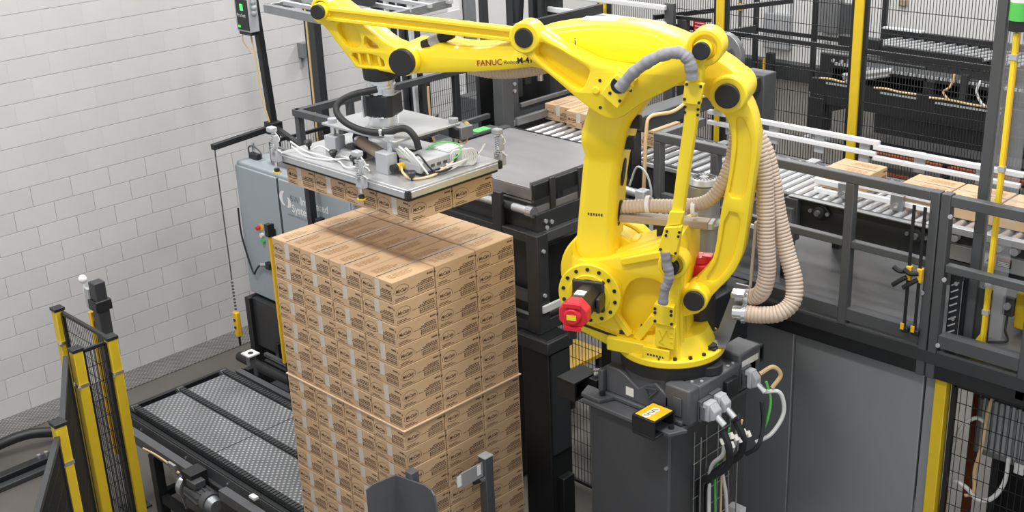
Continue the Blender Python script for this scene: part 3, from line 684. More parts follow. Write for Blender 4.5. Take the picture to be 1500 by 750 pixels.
# upright door frame with machinery behind glassless openings, left of the rollers
df = thing('gantry', 'dark grey upright machine frame with open bays behind the layer table', 'gantry', (-7.1, 6.9, 2.1))
MB().bx(-7.02, -6.91, 6.74, 6.86, 2.1, 3.66).build('upright', GRAPH, df, 0.006)
MB().bx(-7.24, -7.19, 6.95, 7.20, 2.1, 3.66).build('side_panel', GRAPH, df, 0.004)
MB().bx(-7.24, -7.19, 7.20, 8.3, 2.1, 3.10).build('lower_panel', GRAPH, df, 0.004)
MB().bx(-7.19, -7.16, 7.20, 8.2, 3.10, 3.135).build('sill', DSTEEL, df, 0.003)
MB().bx(-7.26, -7.19, 7.66, 7.76, 3.10, 3.72).build('upright', GRAPH2, df, 0.004)
MB().bx(-7.24, -7.19, 7.20, 8.3, 3.72, 3.80).build('header', GRAPH2, df)
MB().bx(-7.6, -7.56, 7.1, 8.3, 2.1, 3.62).build('dark_backing', BLACK, df)
MB().bx(-7.5, -7.35, 7.30, 7.42, 3.12, 3.5).bx(-7.5, -7.38, 7.48, 7.56, 3.2, 3.55).build('valve_block', GRAPH2, df, 0.01)
MB().cyl((-7.3, 7.58, 3.24), (-7.3, 7.58, 3.34), 0.03, n=12).build('filter_bowl', STEEL, df)
bo = MB(); bolts(bo, [(-7.19, 7.09, 3.25), (-7.19, 7.09, 3.31), (-7.19, 7.15, 3.25), (-7.19, 7.15, 3.31)], (1,0,0), 0.016, 0.012); stuff(bo.build('bolt', CONN, df))
MB().bar((-7.2, 5.2, 3.08), (-7.2, 6.85, 3.10), 0.04, 0.04).build('rail', GRAPH, df, 0.003)
MB().bar((-7.2, 5.85, 3.05), (-7.85, 6.85, 3.0), 0.03, 0.03).build('rail', GRAPH, df)
MB().tube(spline([(-8.70,8.30,3.05),(-8.68,8.36,2.95),(-8.68,8.38,2.85),(-8.69,8.30,2.68),(-8.70,8.25,2.5)]), 0.012).build('cable', TANC, df)
MB().tube(spline([(-7.13,7.8,3.45),(-7.10,7.85,3.40),(-7.10,7.80,3.32),(-7.14,7.75,3.30)]), 0.012).build('cable', TANC, df)
MB().tube(spline([(-8.70,7.5,3.0),(-8.70,7.50,2.8),(-8.70,7.52,2.5),(-8.68,7.6,2.35)]), 0.012).build('cable', TANC, df)
MB().bx(-7.24, -7.14, 5.8, 6.36, 2.1, 2.18).build('sill_low', GRAPH2, df)
# heavy black double columns further left (seen behind the robot wrist)
for x, y, hw, lab in ((-9.41, 7.6, 0.10, 'wider one of the two heavy black columns behind the robot wrist'), (-9.03, 7.6, 0.065, 'slimmer one of the two heavy black columns behind the robot wrist')):
    t = thing('column', lab, 'column', (x, y, 0), 'heavy columns behind the wrist')
    MB().bx(x-hw, x+hw, y-0.08, y+0.08, 0.02, 5.2).build('shaft', GRAPH2, t, 0.01)
    MB().bx(x+hw+0.01, x+hw+0.045, y-0.08, y-0.04, 0.02, 5.2).build('white_edge', ALUW, t)
    MB().bx(x-hw-0.07, x+hw+0.07, y-0.15, y+0.15, 0, 0.02).build('foot_plate', BLACK, t)
    MB().cyl((x+0.02, y-0.115, 0.02), (x+0.02, y-0.115, 5.2), 0.03, n=12).build('conduit', GRAPH2, t)
t = thing('post', 'tall thin black post before the white wall, above the robot forearm', 'post', (-9.46, 9.0, 0))
MB().bx(-9.50, -9.43, 8.96, 9.04, 0.02, 5.0).build('shaft', GRAPH2, t, 0.006); MB().bx(-9.60,-9.33,8.9,9.1,0,0.02).build('foot_plate', BLACK, t)
t = thing('bin', 'dark grey hopper bin behind the mesh panel under the robot forearm', 'bin', (-10.1, 9.4, 0))
MB().loft([[(-10.35,9.15,z0),(-9.85,9.15,z0),(-9.85,9.75,z0),(-10.35,9.75,z0)] if k==0 else [(-10.25,9.28,z0),(-9.95,9.28,z0),(-9.95,9.72,z0),(-10.25,9.72,z0)] for k, z0 in enumerate((1.9,2.32))]).build('hood', GRAPH, t, 0.01)
MB().bx(-10.35,-9.85,9.15,9.75,0,1.9).build('body', GRAPH2, t)
t = thing('post', 'slim black steel post carrying a tan cable at left behind the robot wrist', 'post', (-9.6, 6.9, 0))
MB().bx(-9.64, -9.55, 6.86, 6.95, 0.02, 5.0).build('shaft', GRAPH2, t, 0.006)
MB().tube([(-9.66, 6.88, 0.4), (-9.665, 6.86, 2.0), (-9.66, 6.87, 4.9)], 0.012).build('cable', TANC, t)
MB().bx(-9.70, -9.67, 6.86, 6.90, 0.02, 5.0).build('rail', BLACK, t)
MB().bx(-9.75, -9.45, 6.75, 7.05, 0, 0.02).build('foot_plate', BLACK, t)
# service rail (dark grey tubes) round the raised walkway left of the table
sr = thing('handrail', 'dark grey tube handrail behind the gripper, left of the layer table', 'railing', (-8.75, 6.02, 2.3))
MB().bar((-8.75, 6.04, 2.421), (-8.75, 6.04, 3.06), 0.06, 0.06, (0,1,0)).build('post', GRAPH, sr, 0.004)
MB().bar((-8.78, 6.02, 3.06), (-8.05, 6.02, 3.06), 0.06, 0.06).build('top_rail', GRAPH, sr, 0.004)
MB().bar((-8.75, 6.0, 3.06), (-8.75, 9.0, 3.06), 0.06, 0.06).build('top_rail', GRAPH, sr, 0.004)
MB().bar((-8.75, 6.6, 2.3), (-8.75, 6.6, 3.04), 0.06, 0.06, (0,1,0)).build('post', GRAPH, sr, 0.004)
for y in (7.05, 7.52, 7.9, 8.30, 8.95): MB().bar((-8.75, y, 2.3), (-8.75, y, 3.04), 0.06 if y != 8.30 else 0.09, 0.06, (0,1,0)).build('post', GRAPH2, sr, 0.004)
MB().bar((-8.75, 7.93, 2.55), (-8.75, 8.25, 2.50), 0.03, 0.03).build('rail', GRAPH, sr)
MB().bar((-8.12, 6.04, 2.421), (-8.12, 6.04, 3.04), 0.06, 0.06, (0,1,0)).build('post', GRAPH, sr, 0.004)
MB().bar((-8.75, 6.56, 2.34), (-8.75, 9.0, 2.34), 0.05, 0.08).build('toe_board', GRAPH2, sr, 0.004)
# walkway that carries it
wk = thing('walkway', 'raised black steel walkway behind the grey control cabinet', 'walkway', (-8.0, 7.4, 0))
MB().bx(-9.3, -7.3, 6.55, 9.2, 2.18, 2.28).build('deck', GRAPH2, wk)
for x, y in ((-8.4, 7.0), (-8.4, 9.1), (-7.4, 9.1)): MB().bx(x-0.05, x+0.05, y-0.05, y+0.05, 0, 2.18).build('leg', BLACK, wk)
mesh_panel('mesh_panel', (-9.48, 6.20), (-9.48, 7.2), 1.2, 2.62, 'black mesh panel between the slim pole and the post behind the cabinet', fr=0.03)
mesh_panel('mesh_panel', (-9.48, 7.35), (-9.48, 9.6), 1.2, 2.82, 'black mesh panel under the upper arm of the robot, before the white wall', fr=0.03)
# aluminium lamp frame hanging over the walkway, at the top edge of the picture
hf = thing('overhead_frame', 'grey aluminium frame of channels at the top edge behind the wrist', 'frame', (-7.1, 5.4, 4.2))
def seg(p, q, w=0.05, h=0.05, nm='channel', mm=DSTEEL): MB().bar(p, q, w, h).build(nm, mm, hf, 0.003)
seg((-7.73, 5.15, 4.2), (-6.60, 5.08, 4.2), 0.05, 0.06); seg((-7.60, 5.40, 4.2), (-6.9, 5.35, 4.2))
seg((-6.60, 5.08, 4.2), (-6.72, 6.05, 4.2), 0.05, 0.06); seg((-7.73, 5.15, 4.2), (-7.75, 6.0, 4.2), 0.05, 0.06)
for y in (5.25, 5.42, 5.60, 5.80, 6.0): seg((-7.74, y+0.05, 4.22), (-6.64, y, 4.22), 0.035, 0.03, 'slat', CONN)
MB().cyl((-7.75, 5.55, 4.30), (-6.95, 5.50, 4.30), 0.07, n=14).build('drum', GRAPH2, hf)
for x, y in ((-7.70, 6.0), (-6.75, 6.0)): MB().bar((x, y, 4.2), (x, y, 6.5), 0.03, 0.03, (0,1,0)).build('hanger', GRAPH2, hf)
# ================================================================== PALLETISING ROBOT
RB = (-4.155, 5.387); RYAW = math.radians(-155.8346); RZ = 2.42
RM = Matrix.Translation((RB[0], RB[1], RZ)) @ Matrix.Rotation(RYAW, 4, 'Z')      # arm frame: x along the arm, y towards the hall, z up
robot = thing('robot', 'big yellow palletising robot arm on a grey pedestal', 'robot', (RB[0], RB[1], 2.152))
def rb(mb, name, m, parent=None, bevel=0.0, seg=2):
    return MB().put(mb, RM).build(name, m, parent or robot, bevel, seg)
def rplate(name, m, outer, holes, n0, n1, bevel=0.008, k=1, parent=None):
    c = (n0+n1)/2
    F = RM @ Matrix(((1,0,0,0),(0,0,-1,c),(0,1,0,0),(0,0,0,1)))
    return plate(name, m, parent or robot, outer, holes, n0, n1, bevel, k, F)
def rw(u, n, z): return RM @ Vector((u, n, z))
UPPER=[(1.550,1.852),(1.455,1.835),(1.373,1.878),(1.309,1.860),(1.160,1.854),(1.032,1.871),(0.906,1.899),(0.763,1.966),(0.649,1.992),(0.458,2.021),(0.282,2.019),(0.128,2.005),(-0.024,1.962),(-0.118,1.920),(-0.230,1.873),(-0.361,1.793),(-0.418,1.725),(-0.431,1.650),(-0.407,1.589),(-0.349,1.540),(-0.274,1.555),(-0.197,1.646),(-0.083,1.709),(0.109,1.611),(0.286,1.523),(0.425,1.575),(0.585,1.665),(0.746,1.764),(0.954,1.731),(1.125,1.712),(1.385,1.696),(1.541,1.685),(1.609,1.670),(1.658,1.725),(1.642,1.808)]
BELLF=[(0.757,2.041),(0.694,2.013),(0.540,1.921),(0.405,1.859),(0.359,1.839),(0.248,1.821),(0.134,1.815),(0.022,1.838),(-0.070,1.915),(-0.153,1.983),(-0.203,2.021),(-0.253,2.036),(-0.304,2.017),(-0.322,1.968),(-0.306,1.917),(-0.263,1.879),(-0.229,1.805),(-0.145,1.772),(-0.035,1.707),(0.074,1.649),(0.143,1.600),(0.212,1.546),(0.278,1.531),(0.359,1.565),(0.456,1.633),(0.611,1.759),(0.728,1.846),(0.806,1.896),(0.844,1.948),(0.830,2.009)]
BELLPOCKET=[(0.677,1.954),(0.575,1.912),(0.460,1.849),(0.394,1.811),(0.391,1.785),(0.432,1.692),(0.459,1.694),(0.579,1.776),(0.695,1.862),(0.702,1.896)]
THINLINK=[(-0.227,1.980),(-0.260,1.967),(-0.271,1.931),(-0.250,1.880),(-0.234,1.785),(-0.222,1.631),(-0.175,1.287),(-0.145,1.042),(-0.116,0.806),(-0.109,0.744),(-0.051,0.738),(-0.035,0.822),(-0.083,1.052),(-0.108,1.282),(-0.146,1.582),(-0.158,1.782),(-0.182,1.877),(-0.188,1.939)]
CURVED=[(-0.320,1.721),(-0.380,1.705),(-0.411,1.662),(-0.465,1.567),(-0.495,1.454),(-0.501,1.389),(-0.496,1.291),(-0.485,1.196),(-0.467,1.036),(-0.447,0.826),(-0.431,0.709),(-0.387,0.608),(-0.287,0.486),(-0.225,0.401),(-0.202,0.346),(-0.154,0.323),(-0.096,0.347),(-0.079,0.410),(-0.091,0.481),(-0.159,0.523),(-0.260,0.666),(-0.282,0.756),(-0.301,0.936),(-0.321,1.064),(-0.345,1.186),(-0.356,1.348),(-0.353,1.453),(-0.317,1.543),(-0.264,1.586),(-0.248,1.638),(-0.269,1.693)]
CURVEDP1=[(-0.374,1.519),(-0.403,1.540),(-0.434,1.504),(-0.463,1.409),(-0.465,1.332),(-0.454,1.202),(-0.436,1.065),(-0.344,1.066),(-0.364,1.179),(-0.383,1.338),(-0.384,1.424)]
CURVEDP2=[(-0.335,0.988),(-0.419,0.975),(-0.408,0.847),(-0.384,0.708),(-0.324,0.597),(-0.278,0.545),(-0.222,0.556),(-0.280,0.647),(-0.305,0.742)]
WRIST=[(2.157,2.103),(2.082,2.113),(1.988,2.046),(1.847,1.949),(1.720,1.855),(1.655,1.833),(1.550,1.796),(1.549,1.698),(1.624,1.658),(1.703,1.679),(1.798,1.691),(1.894,1.696),(1.944,1.702),(1.955,1.731),(1.992,1.775),(2.034,1.823),(2.131,1.956),(2.190,1.971),(2.212,2.028),(2.198,2.074)]
WRISTP1=[(2.037,1.972),(1.945,1.974),(1.887,1.911),(1.886,1.829),(1.979,1.817),(2.035,1.906)]
WRISTP2=[(1.861,1.900),(1.827,1.876),(1.763,1.829),(1.800,1.816),(1.868,1.825)]
WRISTP3=[(1.968,1.788),(1.885,1.788),(1.817,1.786),(1.751,1.764),(1.737,1.711),(1.787,1.713),(1.883,1.717),(1.928,1.723)]
ROD=[(2.135,2.068),(2.026,2.055),(1.537,2.024),(0.923,1.976),(0.841,1.959),(0.831,1.901),(0.925,1.918),(1.541,1.964),(1.987,1.995),(2.143,1.999)]
LOWER_FRONT=[(0.450,1.568),(0.447,1.521),(0.498,1.406),(0.507,1.357),(0.492,1.260),(0.502,1.218),(0.517,1.085),(0.542,0.855),(0.550,0.699)]
LOWER_REAR=[(0.122,1.597),(0.145,1.522),(0.208,1.471),(0.240,1.370),(0.273,1.307),(0.277,1.234),(0.299,1.102),(0.313,0.896),(0.327,0.721)]
LOWER_REARB=[(0.195,1.522),(0.220,1.444),(0.253,1.310),(0.284,1.237),(0.299,1.156),(0.321,0.989),(0.344,0.756)]
TURRET=[(0.565,0.744),(0.534,0.640),(0.454,0.631),(0.296,0.669),(0.165,0.716),(0.044,0.758),(-0.055,0.846),(-0.126,0.857),(-0.128,0.628),(-0.111,0.456),(-0.122,0.197),(-0.139,0.075),(-0.119,0.045),(0.041,0.041),(0.187,0.071),(0.314,0.117),(0.462,0.202),(0.546,0.291)]
BRACKET=[(0.002,0.773),(-0.038,0.801),(-0.085,0.798),(-0.136,0.753),(-0.137,0.687),(-0.115,0.559),(-0.097,0.386),(-0.108,0.125),(-0.128,0.070),(-0.072,0.058),(0.023,0.072),(0.024,0.393),(0.000,0.460),(-0.027,0.549),(-0.015,0.653)]
SLEEVEUP=[(0.190,1.735),(0.137,1.804),(0.077,1.858),(-0.003,1.909),(-0.076,1.937),(-0.130,1.942),(-0.170,1.919),(-0.192,1.877),(-0.200,1.805)]
SLEEVELO=[(-0.056,0.815),(-0.065,0.742),(-0.077,0.686),(-0.073,0.636),(-0.054,0.588),(-0.043,0.499)]
# --- grey base casting, square to the hall
base = MB().bx(-4.44, -3.84, 5.08, 5.78, 2.155, 2.185).build('base_casting', CASTG, robot, 0.008)
MB().prism([(-4.43,2.185),(-3.95,2.185),(-3.95,2.30),(-4.05,2.365),(-4.13,2.325),(-4.18,2.285),(-4.27,2.335),(-4.33,2.362),(-4.43,2.362)], 1, 5.10, 5.17).build('front_flange', CASTG, base, 0.008)
MB().prism([(-4.40,2.185),(-3.85,2.185),(-3.85,2.345),(-4.40,2.345)], 1, 5.17, 5.72).build('housing', CASTG, base, 0.012)
MB().cyl((RB[0],RB[1],2.185), (RB[0],RB[1],2.385), 0.275, 0.29, n=40).build('pedestal_ring', CASTG, base)
MB().bx(-3.98, -3.80, 5.10, 5.20, 2.16, 2.39).build('front_block', CASTG, base, 0.012)
MB().bx(-3.97, -3.80, 5.20, 5.78, 2.185, 2.385).build('connector_block', CASTG, base, 0.012)
MB().bx(-3.97, -3.80, 5.60, 5.82, 2.25, 2.435).build('end_cover', CASTG, base, 0.012)
MB().bx(-3.799, -3.796, 5.62, 5.79, 2.345, 2.385).build('label', CREAM, base)
MB().bx(-3.91, -3.85, 5.092, 5.099, 2.21, 2.33).build('blanking_plate', CASTG, base, 0.003)
MB().bx(-4.47, -4.43, 5.07, 5.16, 2.185, 2.33).build('side_block', CASTG, base, 0.006)
MB().bx(-4.27, -4.21, 5.096, 5.099, 2.215, 2.27).build('label', CREAM, base)
MB().bx(-4.58, -4.42, 5.32, 5.46, 2.22, 2.40).build('rear_block', CASTG, base, 0.008)
MB().bx(-4.57, -4.46, 5.33, 5.45, 2.40, 2.403).build('label', CREAM, base)
for x, y in ((-4.46, 5.05), (-3.89, 5.00)):
    MB().prism([(x-0.08,y-0.06),(x+0.07,y-0.06),(x+0.12,y+0.05),(x-0.12,y+0.05)], 2, 2.153, 2.178).build('foot_lug', CASTG, base, 0.005)
    MB().cyl((x+0.04, y, 2.178), (x+0.04, y, 2.198), 0.018, n=10).build('foot_bolt', BLACK, base)
tri = MB()
put_pts = [(-4.12,5.09,2.315),(-4.02,5.09,2.335),(-4.09,5.09,2.255)]
for a, b in ((0,1),(1,2),(2,0)): tri.bar(put_pts[a], put_pts[b], 0.008, 0.008)
tri.build('raised_triangle', CASTG, base)
# black sealing ring and oil cup on the casting
MB().cyl((RB[0],RB[1],2.385), (RB[0],RB[1],2.470), 0.305, 0.315, n=44).build('seal_ring', RUBB, robot)
oc = MB().cyl((-3.885, 5.40, 2.385), (-3.885, 5.40, 2.445), 0.085, n=24).build('oil_cup', RUBB, base, 0.006)
MB().cyl((-3.90, 5.44, 2.445), (-3.90, 5.44, 2.54), 0.036, n=16).cyl((-3.90, 5.44, 2.495), (-3.90, 5.44, 2.53), 0.045, n=16).build('cap', RUBB, oc)
MB().cyl((-3.885, 5.33, 2.445), (-3.885, 5.33, 2.50), 0.028, n=6).build('cap', RUBB, oc)
bo = MB(); bolts(bo, [(-3.87,5.22,2.385),(-3.83,5.26,2.385),(-3.83,5.52,2.385),(-3.83,5.57,2.385),(-3.95,5.22,2.385)], (0,0,1), 0.010, 0.006); stuff(bo.build('bolt', CONN, base))
# light grey plug hoods on the right side
for y, z, sy in ((5.235, 2.235, 0.085), (5.335, 2.245, 0.075), (5.645, 2.285, 0.065)):
    MB().bx(-3.80, -3.775, y-sy/2-0.012, y+sy/2+0.012, z-0.07, z+0.065).build('plug_socket', CASTG, base, 0.004)
    hd = MB().bx(-3.775, -3.725, y-sy/2, y+sy/2, z-0.06, z+0.058).build('plug_hood', CONN, base, 0.010)
    MB().prism([(-3.725,z-0.055),(-3.69,z-0.035),(-3.69,z+0.015),(-3.725,z+0.052)], 1, y-sy/2+0.006, y+sy/2-0.006).build('plug_front', CONN, hd, 0.006)
    MB().bx(-3.785, -3.745, y-sy/2-0.012, y-sy/2, z-0.05, z+0.035).build('latch', STEEL, hd)
    MB().bx(-3.785, -3.745, y+sy/2, y+sy/2+0.010, z-0.05, z+0.035).build('latch', STEEL, hd)
    MB().cyl((-3.70, y, z-0.028), (-3.645, y, z-0.065), 0.022, n=12).build('cable_gland', STEEL, hd)
MB().bx(-3.80, -3.765, 5.43, 5.55, 2.21, 2.33).build('socket_plate', BLACK, base, 0.006)

# --- rotating turret
rb(MB().cyl((0,0,0.052), (0,0,0.098), 0.325, n=56), 'turret_disc', YEL, bevel=0.008)
rb(MB().cyl((0,0,0.098), (0,0,0.20), 0.27, 0.22, n=48), 'turret_cone', YEL)
bo = MB()
for k in range(20):
    a = 2*PI*k/20; bo.cyl((0.295*math.cos(a), 0.295*math.sin(a), 0.098), (0.295*math.cos(a), 0.295*math.sin(a), 0.112), 0.0125, n=8)
stuff(rb(bo, 'flange_bolt', BLACK))
tur = rplate('turret_body', YEL, TURRET, [], -0.20, 0.12, 0.02)
rplate('turret_wall', YEL, TURRET, [chaikin([(0.20,0.16),(0.03,0.20),(-0.02,0.34),(-0.03,0.46),(0.02,0.56),(0.19,0.56),(0.26,0.40),(0.28,0.25)],1)], 0.10, 0.20, 0.012)
rb(MB().loft([[(0.30,y,0.09),(0.60,y,0.22),(0.585,y,0.30),(0.24,y,0.16)] for y in (0.02,0.215)]), 'turret_rim', YEL, bevel=0.012)
rb(MB().loft([[(-0.02,y,0.07),(0.33,y,0.10),(0.33,y,0.185),(-0.02,y,0.155)] for y in (0.19,0.262)]), 'cable_channel', YEL, bevel=0.008)
rb(MB().bar((0.55,0.222,0.245),(0.20,0.222,0.155),0.010,0.012), 'black_cable', BLACK)
for c in ((0.24,0.20),(0.02,0.30),(0.11,0.255)): rb(MB().bx(c[0]-0.025,c[0]+0.025,0.198,0.206,c[1]-0.012,c[1]+0.012), 'opening', BLACK)
rb(MB().bar((0.16,0.20,0.17),(0.05,0.20,0.33),0.035,0.05), 'rib', YEL, bevel=0.006)
rb(MB().bar((0.30,0.20,0.33),(0.20,0.20,0.19),0.035,0.04), 'rib', YEL, bevel=0.006)
rb(MB().bar((0.25,0.195,0.655),(-0.02,0.195,0.735),0.06,0.05), 'rib', YEL, bevel=0.01)
# joint housing, bolted ring and motor of the lower arm
J2 = Vector((0.42, 0, 0.463))
def cyn(n0, n1, r, c=J2, r2=None, n=48): return MB().cyl((c[0], n0, c[2]), (c[0], n1, c[2]), r, r2, n=n)
rb(cyn(-0.02, 0.272, 0.175, r2=0.172), 'joint_housing', YEL, bevel=0.01)
rb(MB().ring((J2[0],0.262,J2[2]), (J2[0],0.300,J2[2]), 0.190, 0.105, 48), 'bolt_ring', YEL, bevel=0.006)
rb(MB().ring((J2[0],0.295,J2[2]), (J2[0],0.312,J2[2]), 0.128, 0.10, 40), 'inner_ring', YEL, bevel=0.004)
rb(cyn(0.255, 0.282, 0.108), 'ring_well', BLACK)
bo = MB()
for k in range(14):
    a = 2*PI*(k+0.4)/14; bo.cyl((J2[0]+0.160*math.cos(a), 0.298, J2[2]+0.160*math.sin(a)), (J2[0]+0.160*math.cos(a), 0.306, J2[2]+0.160*math.sin(a)), 0.0115, n=8)
stuff(rb(bo, 'ring_bolt', BLACK))
rb(MB().bx(J2[0]-0.098, J2[0]+0.098, 0.28, 0.325, J2[2]-0.098, J2[2]+0.098), 'motor_flange', MOTB, bevel=0.012)
mot = rb(MB().cyl((J2[0],0.32,J2[2]), (J2[0],0.535,J2[2]), 0.083, n=8, ph=PI/8), 'joint_motor', MOTB, bevel=0.008)
rb(MB().cyl((J2[0],0.535,J2[2]), (J2[0],0.61,J2[2]), 0.094, 0.090, n=8, ph=PI/8), 'red_end_cap', RED, mot, bevel=0.006)
rb(MB().cyl((J2[0],0.61,J2[2]), (J2[0],0.635,J2[2]), 0.055, 0.045, n=20), 'red_boss', RED, mot, bevel=0.004)
rb(MB().bx(J2[0]-0.05, J2[0]+0.05, 0.612, 0.630, J2[2]-0.085, J2[2]-0.062), 'red_rib', RED, mot)
rb(MB().bx(J2[0]-0.05, J2[0]+0.05, 0.612, 0.630, J2[2]+0.055, J2[2]+0.078), 'red_rib', RED, mot)
rb(MB().bx(J2[0]-0.028, J2[0]+0.028, 0.635, 0.638, J2[2]-0.016, J2[2]+0.014), 'yellow_plate', YEL, mot)
rb(MB().bar((J2[0]+0.0,0.43,J2[2]+0.079),(J2[0]+0.0,0.49,J2[2]+0.079),0.06,0.006), 'label', CREAM, mot)
rb(MB().cyl((J2[0]+0.02,0.56,J2[2]-0.09),(J2[0]+0.02,0.56,J2[2]-0.16),0.026,n=10), 'motor_plug', BLACK, mot)
rb(MB().cyl((J2[0]+0.02,0.56,J2[2]-0.088),(J2[0]+0.02,0.56,J2[2]-0.105),0.03,n=10), 'plug_ring', STEEL, mot)
rb(MB().bx(J2[0]-0.105, J2[0]-0.083, 0.33, 0.44, J2[2]-0.05, J2[2]+0.04), 'motor_socket', MOTB, mot, bevel=0.006)
# round gear hub at the back of the joint
rb(cyn(-0.34, -0.225, 0.285, n=56), 'gear_hub', YEL, bevel=0.015)
rb(cyn(-0.226, -0.185, 0.262, n=56), 'hub_groove', BLACK)
rb(cyn(-0.186, -0.02, 0.285, n=56), 'gear_hub', YEL, bevel=0.012)
rb(MB().bx(0.21,0.26,-0.135,-0.02,0.60,0.71), 'hub_lug', YEL, bevel=0.01)
# --- lower arm
def sec(z, uf, ur, h, c=0.03, s=0.0):
    return [(uf-c,h,z),(uf,h-c,z),(uf,-h+c,z),(uf-c,-h,z),(ur+c,-h,z),(ur,-h+c,z),(ur,h-c,z),(ur+c,h,z)]
rb(MB().loft([sec(0.40,0.56,0.30,0.13),sec(0.52,0.578,0.298,0.15),sec(0.64,0.572,0.312,0.152),sec(0.74,0.553,0.324,0.140),sec(0.855,0.542,0.316,0.138),sec(1.085,0.517,0.299,0.138),sec(1.218,0.502,0.279,0.138),sec(1.265,0.494,0.270,0.142),sec(1.335,0.505,0.250,0.172),sec(1.40,0.500,0.238,0.176),sec(1.47,0.478,0.210,0.176),sec(1.56,0.452,0.145,0.165),sec(1.64,0.41,0.10,0.155),sec(1.70,0.36,0.12,0.14)]), 'lower_arm', YEL, bevel=0.012)
for z, u_, s in ((1.14,0.292,1.0),(0.885,0.316,0.95)):
    q = [(0.030*math.cos(2*PI*k/16), 0.085*s*math.sin(2*PI*k/16)) for k in range(16)]
    rb(MB().loft([[(u_+dx-0.13*(v), 0.02+a, z+v) for a, v in q] for dx in (-0.012, 0.02)]), 'slot', BLACK)
for z, u_ in ((1.46,0.213),(1.335,0.246)): rb(MB().bx(u_-0.045,u_+0.03,0.04,0.10,z-0.035,z+0.035), 'rubber_stop', RUBB, bevel=0.006)
pm = MB()
for k in range(6): pm.bx(0.47-0.016*k-0.009, 0.47-0.016*k, 0.1385, 0.1395, 0.90-(k % 2)*0.003, 0.914)
stuff(rb(pm, 'stamped_mark', GRAPH2))
# --- upper arm with its hull
ua = rplate('upper_arm', YEL, UPPER, [], -0.125, 0.13, 0.03)
rplate('hull_cover', YEL, chaikin([(0.76,1.94),(0.64,1.97),(0.45,2.00),(0.28,2.00),(0.12,1.985),(0.0,1.945),(-0.05,1.88),(0.05,1.83),(0.25,1.80),(0.50,1.83),(0.70,1.89)],1), [], 0.12, 0.165, 0.015, parent=ua)
tx = MB(); put_text(tx, 'FANUC', 0.048, (1.128, 0.1315, 1.752), (-1,0,0.10), (0.06,0,1), res=3, bold=0.0006); stuff(rb(tx, 'lettering', MAROON, ua))
tx = MB(); put_text(tx, 'Robot', 0.034, (0.963, 0.1315, 1.769), (-1,0,0.10), (0.06,0,1), res=2, shear=0.3); stuff(rb(tx, 'lettering', GRAPH2, ua))
tx = MB(); put_text(tx, 'M-410', 0.046, (0.878, 0.1315, 1.779), (-1,0,0.10), (0.06,0,1), res=2, bold=0.0016); stuff(rb(tx, 'lettering', BLACK, ua))
rb(MB().cyl((1.571,-0.14,1.773),(1.571,0.185,1.773),0.088,n=36), 'wrist_barrel', YEL, ua, bevel=0.008)
rb(MB().cyl((1.571,0.185,1.773),(1.571,0.222,1.773),0.080,n=36), 'black_cap', RUBB, ua, bevel=0.006)
rb(MB().cyl((1.49,0.07,1.845),(1.30,0.06,1.925),0.032,n=14), 'gas_damper', RUBB, ua)
rb(MB().cyl((1.44,0.068,1.866),(1.38,0.065,1.891),0.037,n=14), 'damper_collar', CONN, ua)
rb(MB().bx(1.21,1.29,-0.02,0.06,1.93,1.99), 'damper_clevis', BLACK, ua, bevel=0.01)
fg = MB(); put_text(fg, 'i', 0.07, (0.525, 0.1665, 1.90), (-1,0,0), (0,0,1), res=2)
for k in range(3): fg.cyl((0.515-0.016*(k-1),0.166,1.885),(0.515-0.016*(k-1),0.167,1.885),0.006,n=6)
stuff(rb(fg, 'stamped_mark', GRAPH2, ua))
rb(MB().bx(0.32,0.52,-0.06,0.05,2.018,2.024), 'top_label', CREAM, ua)
rb(MB().cyl((-0.342,-0.12,1.668),(-0.342,0.185,1.668),0.105,n=36), 'rear_barrel', YEL, ua, bevel=0.012)
rb(MB().cyl((-0.342,0.185,1.668),(-0.342,0.215,1.668),0.067,n=36), 'black_cap', RUBB, ua, bevel=0.006)
# --- bell crank in front of the upper arm
bc = rplate('bell_crank', YEL, BELLF, [BELLPOCKET], 0.235, 0.32, 0.014)
rplate('bell_crank_back', YEL, BELLF, [], 0.165, 0.245, 0.014, parent=bc)
rb(MB().ring((0.757,0.20,1.970),(0.757,0.335,1.970),0.088,0.050,36), 'front_boss', YEL, bc, bevel=0.008)
rb(MB().cyl((0.757,0.25,1.970),(0.757,0.345,1.970),0.053,n=32), 'black_cap', RUBB, bc, bevel=0.004)
rb(MB().loft([[(0.31,y,1.69),(0.205,y,1.83),(0.115,y,1.775),(0.215,y,1.61)] for y in (0.30,0.385)]), 'cable_box', YEL, bc, bevel=0.006)
rb(MB().cyl((0.205,0.372,1.745),(0.205,0.388,1.745),0.046,n=20), 'cable_opening', BLACK, bc)
rb(MB().bar((0.215,0.40,1.80),(0.13,0.40,1.735),0.03,0.03), 'sleeve_clamp', YEL, bc, bevel=0.004)
bo = MB(); bolts(bo, [(0.255,0.385,1.70),(0.14,0.385,1.72),(0.20,0.385,1.66),(0.33,0.32,1.75),(0.33,0.32,1.60)], RM.to_3x3() @ Vector((0,0,0)) if False else (0,1,0), 0.009, 0.005); stuff(rb(bo, 'bolt', BLACK, bc))
rb(MB().cyl((0.352,0.318,1.695),(0.352,0.332,1.695),0.020,n=16), 'boss', YEL, bc, bevel=0.004)
rb(MB().ring((-0.245,0.20,1.955),(-0.245,0.345,1.955),0.098,0.066,36), 'clevis_ring', YEL, bc, bevel=0.008)
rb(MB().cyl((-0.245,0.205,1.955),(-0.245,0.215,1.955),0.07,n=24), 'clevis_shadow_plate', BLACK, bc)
rb(MB().cyl((-0.238,0.22,1.948),(-0.238,0.375,1.948),0.050,n=32), 'link_pin', YEL, bc, bevel=0.006)
